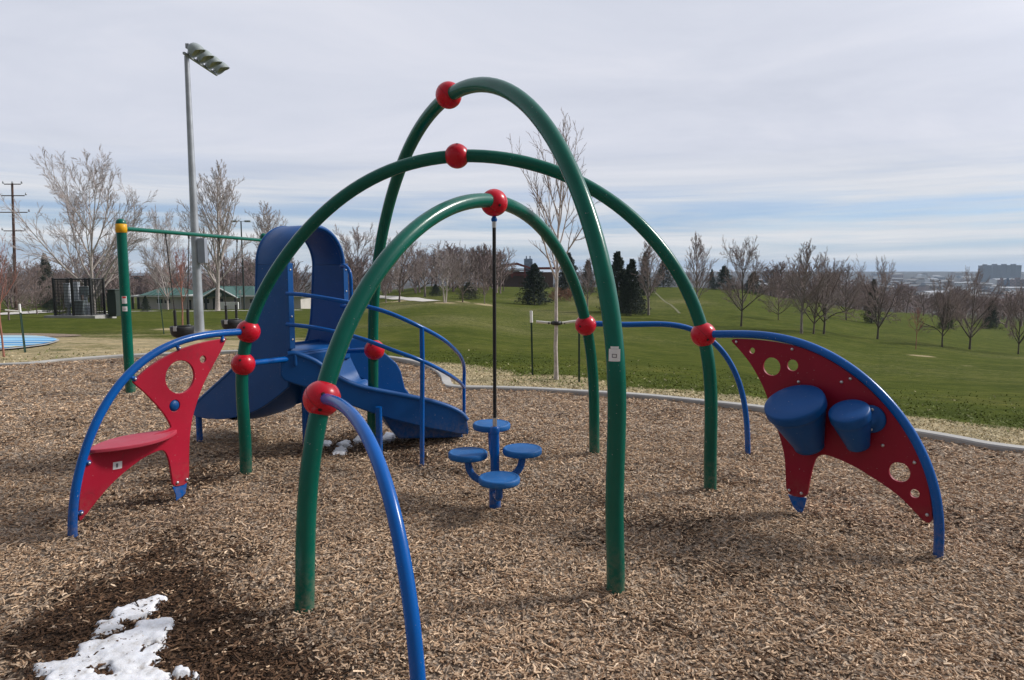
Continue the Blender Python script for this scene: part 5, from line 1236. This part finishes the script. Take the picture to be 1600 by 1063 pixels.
snow(c7([(928,658),(945,640),(968,638),(968,662)]), 'tiny snow scrap farthest right of the largest patch', res=.008, hmax=.015, seed=6)
SG = [((500,690),(510,687),(518,689),(514,695),(503,695)), ((517,703),(530,699),(543,700),(538,707),(520,708)), ((528,693),(540,687),(548,689),(544,696),(531,699)), ((550,686),(560,682),(572,684),(566,690),(552,691)), ((594,684),(604,677),(616,678),(612,686),(596,690))]
for i, pg in enumerate(SG):
    snow(list(pg), ['leftmost snow scrap under the right chute','nearest snow scrap under the right chute','snow scrap in the middle under the right chute','snow scrap left of the blue support post','snow scrap right of the blue support post under the chute'][i], res=.012, hmax=.02, seed=20+i)

# ---------------------------------------------------------------- world, sun, haze
SUNV = Vector((.80, .22, .62)).normalized()
w = bpy.data.worlds.new('World'); SC.world = w; w.use_nodes = True; nt = w.node_tree; nt.nodes.clear(); N = nt.nodes; Lk = nt.links
out = N.new('ShaderNodeOutputWorld'); sky = N.new('ShaderNodeTexSky'); sky.sky_type = 'NISHITA'; sky.sun_disc = False
sky.sun_elevation = math.asin(SUNV.z); sky.sun_rotation = math.atan2(SUNV.x, SUNV.y)
bg1 = N.new('ShaderNodeBackground'); bg1.inputs[1].default_value = .12; tn = N.new('ShaderNodeMix'); tn.data_type = 'RGBA'; tn.blend_type = 'MULTIPLY'; tn.inputs[0].default_value = 1; tn.inputs[7].default_value = (.52,.80,1.25,1); Lk.new(sky.outputs[0], tn.inputs[6]); Lk.new(tn.outputs[2], bg1.inputs[0])
tc = N.new('ShaderNodeTexCoord'); sx = N.new('ShaderNodeSeparateXYZ'); Lk.new(tc.outputs['Generated'], sx.inputs[0])
def mth(op, a, b_=None, c_=None):
    n_ = N.new('ShaderNodeMath'); n_.operation = op
    for i, v in enumerate((a, b_, c_)):
        if v is None: continue
        if isinstance(v, (int, float)): n_.inputs[i].default_value = v
        else: Lk.new(v, n_.inputs[i])
    return n_.outputs[0]
az_ = mth('ARCTAN2', sx.outputs[0], sx.outputs[1]); el = mth('ARCSINE', sx.outputs[2])
def comb(a, b_, c_=0.0):
    n_ = N.new('ShaderNodeCombineXYZ')
    for i, v in enumerate((a, b_, c_)):
        if isinstance(v, (int, float)): n_.inputs[i].default_value = v
        else: Lk.new(v, n_.inputs[i])
    return n_.outputs[0]
# cloud sheet seen in perspective
zc = mth('ADD', mth('MAXIMUM', sx.outputs[2], 0.0), .10); pxv = mth('DIVIDE', sx.outputs[0], zc); pyv = mth('DIVIDE', sx.outputs[1], zc)
nA = noise(nt, 1.0, 7, .62, comb(mth('MULTIPLY', pxv, .55), mth('MULTIPLY', pyv, .95), 2.0), .5)
nB = noise(nt, 1.0, 6, .6, comb(mth('MULTIPLY', az_, 1.7), mth('MULTIPLY', el, 34.0), 5.0), .4)
nC = noise(nt, 1.0, 5, .6, comb(mth('MULTIPLY', az_, 2.3), mth('MULTIPLY', el, 9.0), 8.0), .3)
cloud = ramp(nt, nA, [(.28, (.60,.635,.74)), (.5, (.675,.705,.805)), (.70, (.76,.775,.86))])
band = ramp(nt, nB, [(.35, (.42,.52,.68)), (.50, (.62,.67,.74)), (.66, (.80,.81,.83))])
# weight of the banded zone near the horizon
bw = mth('MULTIPLY', ramp(nt, mth('MULTIPLY', el, 4.0), [(0, (1,1,1)), (.30, (.9,.9,.9)), (.68, (0,0,0))]), 1.0)
mc = N.new('ShaderNodeMix'); mc.data_type = 'RGBA'; Lk.new(bw, mc.inputs[0]); Lk.new(cloud, mc.inputs[6]); Lk.new(band, mc.inputs[7])
bgc = N.new('ShaderNodeBackground'); Lk.new(mc.outputs[2], bgc.inputs[0]); 
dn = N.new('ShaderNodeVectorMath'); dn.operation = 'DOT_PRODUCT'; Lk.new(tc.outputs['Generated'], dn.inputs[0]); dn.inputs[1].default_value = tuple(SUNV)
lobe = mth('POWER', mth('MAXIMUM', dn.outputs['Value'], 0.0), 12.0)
# sky strength lowered behind the camera to darken the faces turned that way
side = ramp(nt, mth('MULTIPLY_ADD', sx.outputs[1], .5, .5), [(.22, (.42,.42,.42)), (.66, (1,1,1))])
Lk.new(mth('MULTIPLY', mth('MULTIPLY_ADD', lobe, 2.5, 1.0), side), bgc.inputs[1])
# where the blue shows: gaps in the bands
hz = ramp(nt, mth('MULTIPLY', el, 4.0), [(0, (.10,.10,.10)), (.09, (.5,.5,.5)), (.20, (1,1,1)), (.34, (.6,.6,.6)), (.50, (0,0,0))])
gap = ramp(nt, mth('ADD', mth('MULTIPLY', nB, .6), mth('MULTIPLY', nC, .4)), [(.44, (1,1,1)), (.56, (0,0,0))])
gf = mth('MULTIPLY', mth('MULTIPLY', gap, hz), .46)
blue = N.new('ShaderNodeBackground'); 
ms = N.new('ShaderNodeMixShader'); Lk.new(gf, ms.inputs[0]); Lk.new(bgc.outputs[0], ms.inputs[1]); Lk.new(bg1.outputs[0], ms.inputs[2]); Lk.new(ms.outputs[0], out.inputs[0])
nt.nodes.remove(blue)
sl = bpy.data.lights.new('sun', 'SUN'); sl.energy = 3.4; sl.angle = math.radians(10); sl.color = (1,.955,.89)
so = bpy.data.objects.new('sun', sl); COL.objects.link(so); so.rotation_euler = (-SUNV).to_track_quat('-Z', 'Y').to_euler(); so.location = (20, 5, 20)
hzm = bpy.data.materials.new('haze_air'); hzm.use_nodes = True; nt = hzm.node_tree; nt.nodes.clear(); o_ = nt.nodes.new('ShaderNodeOutputMaterial'); pv = nt.nodes.new('ShaderNodeVolumePrincipled')
pv.inputs['Color'].default_value = (.66,.82,1,1); pv.inputs['Density'].default_value = .00011; nt.links.new(pv.outputs[0], o_.inputs['Volume'])
mb = MB(); mb.box((0, 0, 2.0), (11400, 11400, 110)); o = mb.build('haze', hzm); o['kind'] = 'stuff'; tag(o, 'thin bluish haze over the far city', 'haze')
vs_ = SC.view_settings; vs_.view_transform = 'Standard'; vs_.look = 'None'; vs_.exposure = 0; vs_.gamma = 1
SC.render.engine = 'CYCLES'; SC.cycles.max_bounces = 6; SC.cycles.volume_bounces = 2
